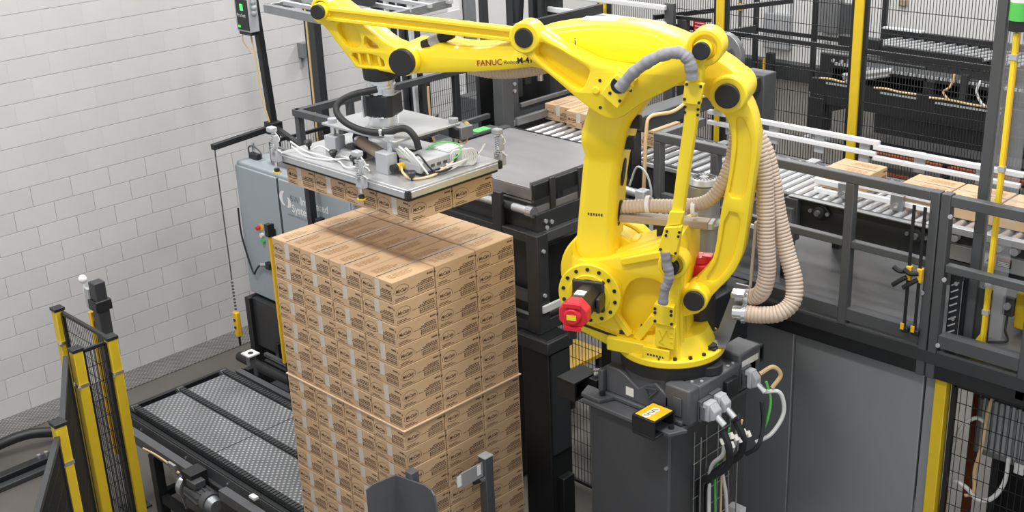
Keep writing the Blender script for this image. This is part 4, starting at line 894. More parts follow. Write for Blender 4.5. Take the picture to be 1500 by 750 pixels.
rb(MB().cyl((-0.238,0.375,1.948),(-0.238,0.402,1.948),0.047,n=32), 'black_cap', RUBB, bc, bevel=0.004)
# --- slim parallel link and its covers
tl = rplate('parallel_link', YEL, THINLINK, [], 0.285, 0.362, 0.010)
rb(MB().loft([[(-0.155,y,1.785),(-0.255,y,1.775),(-0.238,y,1.66),(-0.140,y,1.665)] for y in (0.355,0.392)]), 'link_cover', YEL, tl, bevel=0.005)
rb(MB().loft([[(-0.05,y,0.96),(-0.148,y,0.975),(-0.118,y,0.795),(-0.012,y,0.815)] for y in (0.355,0.392)]), 'link_cover', YEL, tl, bevel=0.005)
rb(MB().loft([[(-0.075,y,1.05),(-0.158,y,1.055),(-0.140,y,0.98),(-0.055,y,0.96)] for y in (0.355,0.378)]), 'link_cover', YEL, tl, bevel=0.005)
bo = MB(); bolts(bo, [(-0.165,0.392,1.77),(-0.24,0.392,1.762),(-0.155,0.392,1.69),(-0.232,0.392,1.675),(-0.15,0.362,1.64),(-0.222,0.362,1.63),(-0.15,0.362,1.61),(-0.22,0.362,1.60),(-0.065,0.392,0.94),(-0.135,0.392,0.94),(-0.06,0.392,0.915),(-0.13,0.392,0.915),(-0.03,0.392,0.83),(-0.115,0.392,0.815)], (0,1,0), 0.008, 0.006); stuff(rb(bo, 'bolt', BLACK, tl))
rb(MB().ring((-0.075,0.18,0.70),(-0.075,0.30,0.70),0.085,0.058,32), 'lower_clevis', YEL, bevel=0.008)
rb(MB().cyl((-0.064,0.20,0.685),(-0.064,0.31,0.685),0.046,n=28), 'black_cap', RUBB, bevel=0.004)
# --- junction covers on the turret
jb = rplate('junction_plate', YEL, BRACKET, [], 0.195, 0.268, 0.012, k=1)
def jcov(u0, u1, z0, z1, n1, nm='junction_cover'): return rb(MB().loft([[(u0,y,z0),(u1,y,z0-0.012),(u1-0.004,y,z1-0.012),(u0-0.004,y,z1)] for y in (0.262, n1)]), nm, YEL, jb, bevel=0.004)
jcov(0.03,-0.085,0.335,0.46,0.315); jcov(0.025,-0.09,0.185,0.33,0.300); jcov(0.10,-0.06,0.085,0.175,0.305, 'front_cover')
bo = MB(); bolts(bo, [(0.02,0.315,0.43),(0.02,0.315,0.405),(-0.075,0.315,0.425),(-0.075,0.315,0.40),(0.02,0.315,0.352),(-0.078,0.315,0.345)], (0,1,0), 0.009, 0.006); stuff(rb(bo, 'bolt', BLACK, jb))
mk = MB()
for a, b in (((0.0,0.29),(-0.02,0.24)),((-0.02,0.24),(-0.045,0.29)),((-0.045,0.29),(-0.055,0.25)),((-0.02,0.235),(0.0,0.215)),((0.0,0.215),(-0.03,0.20))): mk.bar((a[0],0.301,a[1]),(b[0],0.301,b[1]),0.004,0.006)
for k in range(4): mk.bar((-0.065,0.301,0.31-0.03*k),(-0.08,0.301,0.308-0.03*k),0.004,0.005)
stuff(rb(mk, 'raised_mark', YPOST, jb))
pm = MB()
for k in range(6): pm.bx(0.07-0.018*k-0.011, 0.07-0.018*k, 0.3055, 0.3065, 0.122-0.002*k, 0.134-0.002*k)
stuff(rb(pm, 'stamped_mark', GRAPH2, jb))
rb(MB().bar((-0.01,0.306,0.155),(-0.05,0.306,0.10),0.004,0.012), 'raised_bar', YEL, jb)
# --- curved drive link behind
cl = rplate('curved_link', YEL, CURVED, [CURVEDP1, CURVEDP2], 0.085, 0.12, 0.008)
rplate('curved_link_web', YEL, CURVED, [], -0.05, 0.098, 0.010, parent=cl)
rb(MB().cyl((-0.183,0.02,0.460),(-0.183,0.205,0.460),0.078,n=36), 'lower_barrel', YEL, cl, bevel=0.01)
rb(MB().cyl((-0.183,0.205,0.460),(-0.183,0.232,0.460),0.060,n=36), 'black_cap', RUBB, cl, bevel=0.004)
rplate('drive_crank', YEL, [(-0.18,0.53),(-0.02,0.50),(0.03,0.40),(-0.03,0.30),(-0.19,0.36),(-0.26,0.42)], [], 0.09, 0.18, 0.012)
# --- wrist plate, upper rod
wp = rplate('wrist_plate', YEL, WRIST, [WRISTP1, WRISTP2, WRISTP3], 0.045, 0.10, 0.010)
rplate('wrist_web', YEL, WRIST, [WRISTP2], -0.09, 0.055, 0.010, parent=wp)
for u_ in (1.90,1.84,1.77): rb(MB().bar((u_,0.06,1.70),(u_+0.012,0.06,1.80),0.016,0.07), 'rib', YEL, wp, bevel=0.003)
rb(MB().ring((2.115,-0.02,2.055),(2.115,0.14,2.055),0.068,0.05,32), 'rod_clevis', YEL, wp, bevel=0.006)
ro = rplate('upper_rod', YEL, ROD, [], 0.075, 0.125, 0.006, k=0)
for k, (a, b) in enumerate((((2.10,2.062),(0.86,1.966)),((2.10,2.003),(0.86,1.912)))): rb(MB().bar((a[0],0.115,a[1]),(b[0],0.115,b[1]),0.07,0.022), 'rod_flange', YEL, ro, bevel=0.004)
rb(MB().cyl((2.108,0.0,2.049),(2.108,0.175,2.049),0.050,n=32), 'rod_eye', YEL, ro, bevel=0.006)
rb(MB().cyl((2.108,0.175,2.049),(2.108,0.202,2.049),0.044,n=32), 'black_cap', RUBB, ro, bevel=0.004)
# --- second, upright motor behind the turret, with a red cap
m2 = rb(MB().cyl((-0.13,-0.16,0.10),(-0.13,-0.16,0.49),0.105,n=8,ph=PI/8), 'upright_motor', MOTB, bevel=0.008)
rb(MB().cyl((-0.13,-0.16,0.49),(-0.13,-0.16,0.56),0.118,0.112,n=8,ph=PI/8), 'red_end_cap', RED, m2, bevel=0.006)
rb(MB().cyl((-0.13,-0.16,0.56),(-0.13,-0.16,0.595),0.07,0.055,n=20), 'red_boss', RED, m2, bevel=0.004)
rb(MB().bx(-0.21,-0.15,-0.20,-0.13,0.56,0.60), 'red_rib', RED, m2, bevel=0.004)
rb(MB().bx(-0.10,-0.05,-0.18,-0.13,0.592,0.598), 'label', CREAM, m2)
# --- grey fabric sleeves over the cables
def sleeve(name, pts, n, r, lo=0):
    P_ = spline([(u_, n, z) for u_, z in pts], 10)
    return rb(MB().tube(P_, r, 14, lambda i: r*(1+0.06*math.sin(i*0.55)+0.035*math.sin(i*1.3+1))), name, SLEEVE)
sleeve('cable_sleeve', SLEEVEUP, 0.425, 0.033)
sleeve('cable_sleeve', SLEEVELO, 0.385, 0.028)
# --- black flange under the wrist
TU = 1.825
rb(MB().cyl((TU,0,1.618),(TU,0,1.70),0.102,0.108,n=40), 'wrist_flange', RUBB, bevel=0.006)
# ================================================================== VACUUM GRIPPER
TX, TY = -5.82, 4.64
GZ = 3.331 + BH        # top of the lifted cartons
gr = thing('vacuum_gripper', 'aluminium vacuum plate gripper hanging under the robot wrist', 'gripper', (TX, TY, GZ+0.001))
MB().cyl((TX,TY,3.95), (TX,TY,4.037), 0.082, n=36).build('adapter_ring', STEEL, gr, 0.004)
MB().ring((TX,TY,3.985), (TX,TY,4.005), 0.092, 0.05, 36).build('adapter_ring', STEEL, gr)
for a in (0.3, 1.5, 2.7, 3.9, 5.1): MB().cyl((TX+0.075*math.cos(a),TY+0.075*math.sin(a),3.95),(TX+0.075*math.cos(a),TY+0.075*math.sin(a),3.985),0.016,n=10).build('bolt', STEEL, gr)
ROT = Matrix.Translation((TX,TY,0)) @ Matrix.Rotation(RYAW, 4, 'Z')
MB().put(MB().prism([(-0.098,-0.085),(-0.098,0.06),(-0.07,0.088),(0.07,0.088),(0.098,0.06),(0.098,-0.085)], 2, 3.815, 3.948), ROT).build('rotary_feedthrough', BLACK, gr, 0.008)
MB().put(MB().bx(0.10,0.112,-0.06,0.06,3.80,3.94), ROT).build('side_cover', CONN, gr, 0.003)
MB().put(MB().cyl((-0.07,0.05,3.95),(-0.07,0.05,3.985),0.038,n=20), ROT).build('cap', CONN, gr)
MB().cyl((TX,TY,3.751), (TX,TY,3.814), 0.092, n=36).build('lower_flange', STEEL, gr, 0.004)
for k in range(8):
    a = 2*PI*k/8; MB().cyl((TX+0.078*math.cos(a),TY+0.078*math.sin(a),3.80),(TX+0.078*math.cos(a),TY+0.078*math.sin(a),3.816),0.012,n=8).build('bolt', STEEL, gr)
MB().bx(-6.17, -5.46, 4.42, 4.95, 3.735, 3.75).build('upper_plate', ALU, gr, 0.003)
GX0, GX1, GY0, GY1 = -6.44, -5.185, 4.265, 5.005
ZP0, ZP1 = GZ+0.026, GZ+0.076
MB().bx(GX0+0.01, GX1-0.01, GY0+0.01, GY1-0.01, GZ+0.001, ZP0).build('foam_pad', RUBB, gr)
MB().bx(GX0, GX1, GY0, GY1, ZP0, ZP1).build('vacuum_plate', ALU, gr, 0.006)
for y in (GY0-0.012, GY1): MB().bx(GX0+0.02, GX1-0.02, y, y+0.012, ZP0-0.004, ZP1-0.012).build('edge_profile', ALU, gr, 0.004)
for x in (GX0-0.012, GX1): MB().bx(x, x+0.012, GY0+0.02, GY1-0.02, ZP0-0.004, ZP1-0.012).build('edge_profile', ALU, gr, 0.004)
for x, y in ((GX1, GY0), (GX1, GY1), (GX0, GY0), (GX0, GY1)): MB().bx(x-0.012, x+0.014, y-0.013, y+0.013, ZP0-0.005, ZP1-0.004).build('corner_cap', BLACK, gr, 0.004)
# stand-offs between the plates with round pins
for x, y in ((-6.10, 4.44), (-5.55, 4.40)):
    MB().bx(x-0.055, x+0.055, y-0.02, y+0.06, ZP1, ZP1+0.125).build('standoff', CONN, gr, 0.003)
for x, y in ((-6.12, 4.47), (-5.53, 4.44), (-5.50, 4.93), (-6.12, 4.93)):
    MB().cyl((x, y, ZP1), (x, y, 3.745), 0.018, n=14).build('guide_pin', STEEL, gr)
    MB().cyl((x, y, 3.74), (x, y, 3.775), 0.030, n=14).build('pin_collar', CONN, gr)
# black knobs
for x, y in ((-6.33,4.42),(-6.02,4.38),(-5.83,4.39),(-5.92,4.60),(-5.30,4.40),(-5.29,4.89),(-6.24,4.85)):
    k = MB().cyl((x,y,ZP1),(x,y,ZP1+0.022),0.008,n=8).build('knob', BLACK, gr)
    MB().cyl((x,y,ZP1+0.022),(x,y,ZP1+0.052),0.016,0.030,n=12).cyl((x,y,ZP1+0.052),(x,y,ZP1+0.06),0.030,0.022,n=12).build('knob_head', BLACK, k)
# round white boss, tan cylinder, black elbows, valve
MB().cyl((-5.98,4.56,ZP1),(-5.98,4.56,ZP1+0.05),0.155,0.12,n=36).build('vacuum_boss', ALU, gr, 0.006)
MB().cyl((-5.98,4.56,ZP1+0.05),(-5.98,4.56,ZP1+0.058),0.09,n=28).build('boss_ring', BLACK, gr)
MB().bx(-5.96,-5.84,4.46,4.50,ZP1+0.012,ZP1+0.048).build('boss_block', RUBB, gr)
MB().tube(spline([(-6.02,4.60,ZP1+0.05),(-6.02,4.60,ZP1+0.085),(-5.98,4.57,ZP1+0.105)]), 0.05, 14).build('elbow', RUBB, gr)
MB().cyl((-5.96,4.555,3.63),(-5.64,4.475,3.62),0.036,n=20).build('vacuum_generator', HOSED, gr)
MB().cyl((-5.98,4.56,3.63),(-5.945,4.551,3.63),0.042,n=20).build('clamp_band', STEEL, gr)
MB().bx(-5.67,-5.60,4.44,4.50,3.565,3.635).build('valve', CONN, gr, 0.006)
MB().bx(-5.63,-5.60,4.41,4.44,3.59,3.61).build('fitting', BLACK, gr)
MB().cyl((-5.55,4.56,ZP1+0.01),(-5.55,4.56,3.63),0.065,0.09,n=20).build('black_elbow', RUBB, gr)
MB().bx(-5.62,-5.40,4.90,5.00,3.66,3.735).build('clamp_block', DSTEEL, gr, 0.004)
MB().bx(-5.50,-5.42,4.885,4.90,3.665,3.72).build('valve', BLACK, gr)
# electric box with its cables
eb = MB().loft([[(-5.50,y0,z),(-5.30,y0,z),(-5.30,y1,z),(-5.50,y1,z)] for z, y0, y1 in ((ZP1+0.02,4.47,4.86),(ZP1+0.075,4.47,4.86),(ZP1+0.095,4.50,4.84))]).build('electric_box', CONN, gr, 0.008)
MB().bx(-5.49,-5.31,4.70,4.83,ZP1+0.095,ZP1+0.112).build('lid', WHITE, eb, 0.004)
for k in range(3): MB().bx(-5.2985,-5.297,4.55+0.05*k,4.58+0.05*k,ZP1+0.045,ZP1+0.062).build('label', GRAPH, eb)
MB().cyl((-5.46,4.47,ZP1+0.045),(-5.46,4.42,ZP1+0.045),0.022,n=12).build('yellow_plug', YPOST, eb)
MB().cyl((-5.46,4.42,ZP1+0.045),(-5.46,4.385,ZP1+0.045),0.024,n=12).build('black_plug', BLACK, eb)
for x, y in ((-5.47,4.50),(-5.33,4.83)): MB().cyl((x,y,ZP1),(x,y,ZP1+0.02),0.01,n=8).build('foot', STEEL, eb)
# cable coil and loose wires
random.seed(11)
cc = MB()
for k in range(9):
    c = Vector((-5.285+0.006*k, 4.74+0.010*k, ZP1+0.058)); r = 0.048+0.004*random.random()
    cc.tube([c+Vector((0.35*r*math.cos(2*PI*j/18), 0.6*r*math.cos(2*PI*j/18), r*math.sin(2*PI*j/18))) for j in range(19)], 0.0055, 6)
stuff(cc.build('cable_coil', WCAB, gr))
def cab(name, m, pts, r=0.0065): return MB().tube(spline(pts), r, 7).build(name, m, gr)
cab('yellow_cable', TANC, [(-5.45,4.45,ZP1+0.05),(-5.38,4.40,ZP1+0.035),(-5.30,4.40,ZP1+0.012),(-5.25,4.50,ZP1+0.012),(-5.25,4.60,ZP1+0.03),(-5.27,4.72,ZP1+0.05)], 0.0075)
cab('green_cable', GREEN, [(-5.27,4.70,ZP1+0.06),(-5.25,4.74,ZP1+0.09),(-5.30,4.78,ZP1+0.13),(-5.40,4.72,ZP1+0.14),(-5.46,4.66,ZP1+0.10)], 0.005)
cab('black_cable', BLACK, [(-5.40,4.50,ZP1+0.09),(-5.33,4.49,ZP1+0.13),(-5.27,4.52,ZP1+0.05),(-5.25,4.56,ZP1+0.01)], 0.006)
cab('black_cable', BLACK, [(-5.29,4.48,ZP1+0.03),(-5.24,4.56,ZP1+0.025),(-5.24,4.66,ZP1+0.03),(-5.27,4.74,ZP1+0.08)], 0.007)
for k in range(5): cab('white_cable', WCAB, [(-5.49+0.02*k,4.48,ZP1+0.09),(-5.50+0.03*k,4.46,ZP1+0.15+0.012*(k % 2)),(-5.40+0.02*k,4.47,ZP1+0.10),(-5.33+0.015*k,4.50,ZP1+0.02)], 0.007)
for k in range(3): cab('white_cable', WCAB, [(-5.27,4.55+0.05*k,ZP1+0.02+0.012*k),(-5.24,4.66,ZP1+0.02+0.012*k),(-5.25,4.80,ZP1+0.045),(-5.27,4.92,ZP1+0.05),(-5.28,4.98,ZP1+0.09)], 0.0065)
cab('white_cable', WCAB, [(-6.40,4.33,ZP1+0.06),(-6.30,4.36,ZP1+0.012),(-6.10,4.34,ZP1+0.02),(-5.95,4.36,ZP1+0.01),(-5.80,4.30,ZP1+0.012),(-5.70,4.32,ZP1+0.03),(-5.60,4.32,ZP1+0.06)], 0.006)
cab('white_cable', WCAB, [(-6.36,4.31,ZP1+0.04),(-6.20,4.30,ZP1+0.008),(-6.0,4.33,ZP1+0.014),(-5.86,4.38,ZP1+0.035),(-5.70,4.38,ZP1+0.01),(-5.58,4.31,ZP1+0.03)], 0.005)
cab('white_cable', WCAB, [(-6.28,4.40,ZP1+0.01),(-6.18,4.41,ZP1+0.05),(-6.05,4.42,ZP1+0.012),(-5.92,4.40,ZP1+0.03),(-5.80,4.43,ZP1+0.01)], 0.005)
cab('yellow_cable', TANC, [(-5.55,4.96,3.69),(-5.50,4.99,3.72),(-5.46,5.0,3.70),(-5.44,4.97,3.62),(-5.42,4.90,ZP1+0.10)], 0.005)
MB().cyl((-5.49,4.99,3.70),(-5.45,5.0,3.73),0.016,0.022,n=10).build('yellow_plug', YPOST, gr)
# black bundle hose from the wrist to the box
MB().tube(spline([(-5.777,4.571,3.989),(-5.862,4.468,3.968),(-5.923,4.396,3.927),(-5.914,4.357,3.877),(-5.824,4.353,3.82),(-5.692,4.39,3.783),(-5.568,4.446,3.783),(-5.473,4.511,3.81),(-5.415,4.537,3.763),(-5.392,4.547,3.685)], 8), 0.021, 12).build('cable_bundle', RUBB, gr)
MB().ring((-5.60,4.43,3.783),(-5.585,4.438,3.783),0.025,0.02,14).build('cable_tie', STEEL, gr)
# corner sensors with springs
def corner_sensor(x, y, cup):
    s = MB().cyl((x,y,ZP0-0.03),(x,y,ZP1+0.16),0.010,n=10).build('sensor_rod', STEEL, gr)
    MB().bx(x-0.03,x+0.03,y-0.03,y+0.02,ZP1+0.145,ZP1+0.18).build('sensor_head', CONN, s, 0.008)
    sp = MB(); sp.tube([(x+0.021*math.cos(k*0.7),y+0.021*math.sin(k*0.7),ZP1+0.0+0.0016*k) for k in range(86)], 0.0036, 5); sp.build('spring', STEEL, s)
    MB().bx(x-0.035,x+0.035,y-0.012,y+0.03,ZP0-0.002,ZP1+0.03).build('sensor_bracket', CONN, s, 0.006)
    MB().bx(x+0.02,x+0.045,y-0.02,y+0.01,ZP1+0.05,ZP1+0.13).build('valve', CONN, s, 0.004)
    MB().tube(spline([(x+0.02,y,ZP1+0.15),(x+0.05,y+0.01,ZP1+0.10),(x+0.02,y-0.02,ZP1+0.06),(x+0.05,y+0.02,ZP1+0.01)]), 0.005, 6).build('wire', WCAB, s)
    if cup: MB().cyl((x,y,ZP0-0.065),(x,y,ZP0-0.045),0.018,n=12).build('cup_stem', BLACK, s); MB().cyl((x,y,ZP0-0.072),(x,y,ZP0-0.065),0.028,n=14).build('yellow_cup', YPOST, s)
corner_sensor(-6.42, GY0-0.045, True); corner_sensor(-5.56, GY0-0.045, True); corner_sensor(-5.235, GY1+0.045, False)
# the eight cartons it is carrying
ex = ['leftmost', 'second from left', 'third from left', 'right corner one']
for i in range(4):
    for j in range(2):
        x = -6.433 + (i+0.5)*BX; y = 4.295 + (j+0.5)*BY
        lab = f'carton held under the gripper, {ex[i]} of the row facing left' if j == 0 else f'carton held under the gripper, {ex[i]} of the back row'
        carton(x, y, 3.331, lab, 'cartons held by the gripper', 0.0, tape=(j == 0), lid=False)
# ================================================================== PEDESTAL, HOSES, PLATFORM, INFEED CONVEYOR
pd = thing('pedestal', 'dark grey box pedestal under the yellow robot', 'pedestal', (RB[0], RB[1], 0))
MB().bx(-4.48, -3.86, 5.00, 5.78, 0.02, 2.125).build('body', PEDG, pd, 0.012)
MB().bx(-4.52, -3.83, 4.97, 5.81, 2.125, 2.152).build('top_plate', CASTG, pd, 0.005)
MB().bx(-4.6, -3.7, 4.88, 5.9, 0, 0.02).build('foot_plate', BLACK, pd)
for z in (1.55, 1.9): MB().cyl((-3.88, 5.0, z), (-3.88, 4.988, z), 0.012, n=8).build('bolt', STEEL, pd)
def pocket(x0, x1, y0, y1, z0, z1, label, lab=False):
    p = thing('fork_pocket', label, 'fork pocket', ((x0+x1)/2, (y0+y1)/2, z0), 'black fork pockets at the robot base')
    t = 0.016
    MB().bx(x0,x1,y0,y1,z1-t,z1).build('top_wall', BLACK, p, 0.003); MB().bx(x0,x1,y0,y1,z0,z0+t).build('bottom_wall', BLACK, p, 0.003)
    MB().bx(x0,x1,y0,y0+t,z0+t,z1-t).build('side_wall', BLACK, p); MB().bx(x0,x1,y1-t,y1,z0+t,z1-t).build('side_wall', BLACK, p)
    MB().bx(x0,x0+t,y0+t,y1-t,z0+t,z1-t).build('end_wall', BLACK, p)
    if lab:
        l = MB().bx(x0+0.012, x1-0.006, y0+0.015, y1-0.02, z1, z1+0.0015).build('warning_label', AMBER, p)
        for k in range(3):
            c = (x0+0.075, y0+0.04+0.042*k)
            MB().ring((c[0],c[1],z1+0.0015),(c[0],c[1],z1+0.002),0.026,0.0,16).build('pictogram', CREAM, l)
            MB().bar((c[0]-0.012,c[1]-0.01,z1+0.0024),(c[0]+0.012,c[1]+0.01,z1+0.0024),0.006,0.0008).build('pictogram_mark', BLACK, l)
    return p
pocket(-4.02, -3.86, 4.85, 5.05, 2.153, 2.275, 'black hollow fork pocket with an orange warning label, front of the robot base', True)
pocket(-4.77, -4.62, 5.02, 5.25, 2.07, 2.20, 'black hollow fork pocket left of the robot base, beside the black column')
pocket(-4.20, -4.05, 6.02, 6.24, 2.08, 2.20, 'black hollow fork pocket right behind the robot base, before the grey panels')
MB().bx(-4.70, -4.55, 5.15, 5.28, 2.11, 2.19).bx(-4.62, -4.52, 5.25, 5.38, 2.11, 2.20).build('pocket_arm', BLACK, pd, 0.004)
MB().bar((-4.15,6.1,2.13),(-4.1,5.75,2.13),0.06,0.06).build('pocket_arm', BLACK, pd)
MB().cyl((-4.62,5.20,2.2),(-4.58,5.24,2.2),0.035,n=14).build('pocket_collar', STEEL, pd)
# cable ladder and cables on the right flank of the pedestal
cl_ = thing('cable_tray', 'vertical wire cable tray on the right side of the pedestal', 'cable tray', (-3.855, 5.36, 0.3))
for y in (5.22, 5.34, 5.46, 5.58): MB().cyl((-3.845, y, 0.3), (-3.845, y, 2.06), 0.004, n=6).build('upright_wire', STEEL, cl_)
for k in range(14): MB().cyl((-3.845, 5.21, 0.4+0.12*k), (-3.845, 5.59, 0.4+0.12*k), 0.004, n=6).build('cross_wire', STEEL, cl_)
for y in (5.21, 5.59): MB().cyl((-3.79, y, 0.3), (-3.79, y, 2.05), 0.004, n=6).build('side_wire', STEEL, cl_)
def cable(name, m, pts, r, label):
    pts = [(x-0.078, y+0.035, z-0.02 if z > 0.1 else z) for x, y, z in pts]
    return tag(MB().tube(spline(pts), r, 8).build(name, m, loc=pts[-1]), label, 'cable')
cable('black_cable', BLACK, [(-3.57,5.19,2.16),(-3.53,5.20,2.05),(-3.55,5.22,1.92),(-3.66,5.22,1.80),(-3.75,5.24,1.70),(-3.76,5.25,1.4),(-3.76,5.26,0.02)], 0.022, 'thick black cable from the left plug hood down the cable tray')
cable('black_cable', BLACK, [(-3.57,5.32,2.17),(-3.53,5.34,2.06),(-3.55,5.34,1.94),(-3.65,5.30,1.83),(-3.74,5.30,1.70),(-3.755,5.31,1.4),(-3.755,5.31,0.02)], 0.022, 'thick black cable from the middle plug hood down the cable tray')
cable('white_cable', WCAB, [(-3.60,5.24,2.11),(-3.62,5.27,1.95),(-3.72,5.29,1.80),(-3.735,5.30,1.5),(-3.73,5.32,0.9),(-3.73,5.33,0.02)], 0.013, 'white cable hanging beside the black cables on the pedestal')
cable('white_cable', WCAB, [(-3.58,5.36,2.12),(-3.62,5.38,1.95),(-3.71,5.40,1.75),(-3.72,5.46,1.5),(-3.725,5.50,1.0),(-3.73,5.50,0.02)], 0.012, 'white cable, rightmost in the cable tray on the pedestal')
cable('earth_cable', GREEN, [(-3.60,5.30,2.12),(-3.63,5.31,1.95),(-3.72,5.34,1.78),(-3.73,5.36,1.4),(-3.735,5.37,0.02)], 0.007, 'thin green and yellow earth cable in the cable tray')
cable('tan_cable', TANC, [(-3.58,5.40,2.14),(-3.60,5.38,2.02),(-3.70,5.39,1.8),(-3.725,5.41,1.3),(-3.735,5.42,0.02)], 0.007, 'thin tan cable in the cable tray')
cable('loop_cable', WCAB, [(-3.58,5.62,2.24),(-3.52,5.70,2.22),(-3.50,5.72,2.08),(-3.54,5.66,1.95),(-3.60,5.58,1.90)], 0.013, 'white cable looping out beside the rear plug hood')
cable('loop_cable', BLACK, [(-3.58,5.60,2.18),(-3.55,5.58,2.05),(-3.54,5.52,1.93),(-3.60,5.48,1.86)], 0.014, 'black cable looping down under the rear plug hood')
cable('loop_cable', TANC, [(-3.60,5.60,2.36),(-3.55,5.66,2.40),(-3.52,5.70,2.34),(-3.55,5.66,2.26)], 0.013, 'tan cable loop above the rear plug hood')
cable('loop_cable', GREEN, [(-3.58,5.64,2.30),(-3.55,5.65,2.18),(-3.55,5.62,2.05),(-3.57,5.60,1.98)], 0.008, 'green cable beside the rear plug hood')
gl = MB()
for k in range(9): gl.cyl((-3.65+0.012*(k % 3),5.22+0.028*k,2.09-0.02*(k % 3)),(-3.635+0.012*(k % 3),5.22+0.028*k,2.06-0.02*(k % 3)),0.016,n=10)
tag(stuff(gl.build('cable_glands', CREAM, loc=(-3.58,5.3,2.08))), 'pale cable glands in a bunch under the plug hoods', 'cable glands')
MB().bx(-3.86,-3.76,5.60,5.66,1.30,1.36).build('clip', WHITE, cl_)
# --- vacuum hoses
def ribbed(name, pts, label, r=0.050, per=0.021):
    P_ = spline([tuple(rw(*p)) for p in pts], 12)
    L = [0]
    for a, b in zip(P_, P_[1:]): L.append(L[-1] + (b-a).length)
    n = int(L[-1]/per)*4; Q = []; j = 0
    for i in range(n+1):
        s = L[-1]*i/n
        while j < len(L)-2 and L[j+1] < s: j += 1
        t = (s-L[j])/max(L[j+1]-L[j], 1e-6); Q.append(P_[j].lerp(P_[j+1], t))
    return tag(MB().tube(Q, r, 16, lambda i: r*(1.0, 0.985, 0.90, 0.985)[i % 4]).build(name, HOSE, loc=tuple(rw(*pts[0]))), label, 'hose')
ribbed('vacuum_hose', [(0.34,-0.02,0.90),(0.299,0.0,0.914),(0.142,0.0,0.936),(-0.061,0.0,0.955),(-0.2,-0.01,0.99),(-0.277,-0.03,1.085),(-0.324,-0.08,1.227),(-0.336,-0.12,1.367),(-0.317,-0.15,1.503),(-0.22,-0.20,1.62)], 'beige ribbed hose on the tan tray, curving up behind the curved link', 0.042)
ribbed('vacuum_hose', [(-0.36,-0.14,1.50),(-0.407,-0.10,1.409),(-0.46,-0.09,1.313),(-0.503,-0.08,1.175),(-0.526,-0.06,0.973),(-0.541,-0.04,0.766),(-0.555,-0.03,0.598),(-0.535,-0.03,0.467),(-0.485,-0.06,0.405),(-0.43,-0.08,0.390)], 'beige ribbed hose, inner one hanging right of the curved link', 0.052)
ribbed('vacuum_hose', [(-0.38,-0.20,1.47),(-0.428,-0.18,1.37),(-0.488,-0.17,1.275),(-0.544,-0.16,1.097),(-0.587,-0.14,0.895),(-0.645,-0.12,0.692),(-0.703,-0.08,0.528),(-0.706,-0.04,0.409),(-0.64,0.0,0.345),(-0.541,0.01,0.325),(-0.43,0.0,0.318)], 'beige ribbed hose, outer one making the wide loop at the right', 0.052)
ribbed('vacuum_hose', [(1.25,-0.05,1.70),(1.112,-0.05,1.683),(0.96,-0.05,1.690),(0.80,-0.05,1.72),(0.65,-0.06,1.76)], 'beige ribbed hose running along the underside of the robot forearm', 0.045)
rb(MB().bx(-0.222,0.33,-0.045,0.045,0.835,0.88), 'hose_tray', HOSED, bevel=0.006)
rb(MB().bx(-0.245,-0.222,-0.05,0.05,0.84,0.875), 'tray_end', CONN)
for u_ in (0.142,-0.03,-0.13): rb(MB().ring((u_+0.012,0,0.945),(u_-0.012,0,0.947),0.052,0.046,18), 'hose_clip', WHITE)
rb(MB().loft([[(0.0,y,0.62),(0.10,y,0.60),(0.10,y,0.86),(0.02,y,0.86)] for y in (-0.05,-0.03)]), 'tray_bracket', BLACK)
rb(MB().bar((-0.488,0.02,0.90),(-0.470,0.02,0.50),0.012,0.04), 'tan_strip', HOSED)
rb(MB().loft([[(-0.20,y,0.10),(-0.345,y,0.11),(-0.445,y,0.46),(-0.368,y,0.47),(-0.27,y,0.16)] for y in (-0.09,-0.075)]), 'hose_bracket', DSTEEL)
rb(MB().loft([[(-0.20,y,0.098),(-0.345,y,0.105),(-0.345,y,0.116),(-0.20,y,0.11)] for y in (-0.09,0.06)]), 'hose_bracket', DSTEEL)
for z in (0.39, 0.318):
    rb(MB().ring((-0.448,-0.08 if z > .35 else 0.0,z),(-0.425,-0.08 if z > .35 else 0.0,z),0.060,0.05,20), 'hose_clamp', STEEL)
    rb(MB().cyl((-0.43,-0.08 if z > .35 else 0.0,z),(-0.37,-0.08 if z > .35 else 0.0,z),0.044,n=16), 'hose_stub', STEEL)
rb(MB().bx(-0.44,-0.36,-0.03,0.05,0.43,0.46), 'manifold', STEEL, bevel=0.006)

# --- platform
pf = thing('platform', 'raised dark steel platform with deck sheet behind the robot', 'platform', (-3.6, 7.5, 2.1))
MB().bx(-5.45, -0.6, 6.68, 8.45, 2.33, 2.35).build('deck_sheet', DECKM, pf)
MB().bx(-5.28, -0.6, 6.57, 6.68, 2.155, 2.325).build('edge_beam', BLACK, pf, 0.006)
MB().bx(-5.28, -0.6, 6.566, 6.569, 2.25, 2.33).build('edge_flange', GRAPH2, pf)
MB().bx(-5.28, -0.6, 8.40, 8.50, 2.1, 2.33).build('rear_beam', BLACK, pf)
for x in (-5.2, -0.7):
    for y in (6.70, 8.40): MB().bx(x-0.06, x+0.06, y-0.05, y+0.05, 0, 2.15).build('leg', BLACK, pf)
for i, (x0, x1) in enumerate(((-5.05, -4.07), (-4.055, -3.122), (-3.108, -3.045))):
    lab = ('dark grey sheet panel behind the pedestal, left one under the platform', 'large grey sheet panel under the platform, right of the pedestal', 'narrow grey end panel beside the yellow post under the platform')[i]
    q = thing('wall_panel', lab, 'panel', (x0, 6.66, 0), 'grey panels under the platform')
    MB().bx(x0, x1, 6.63, 6.66, 0.01, 2.13).build('sheet', PANEL, q, 0.006)
    MB().bx(x0+0.02, x1-0.02, 6.66, 6.69, 0.0, 2.10).build('stiffener', BLACK, q)
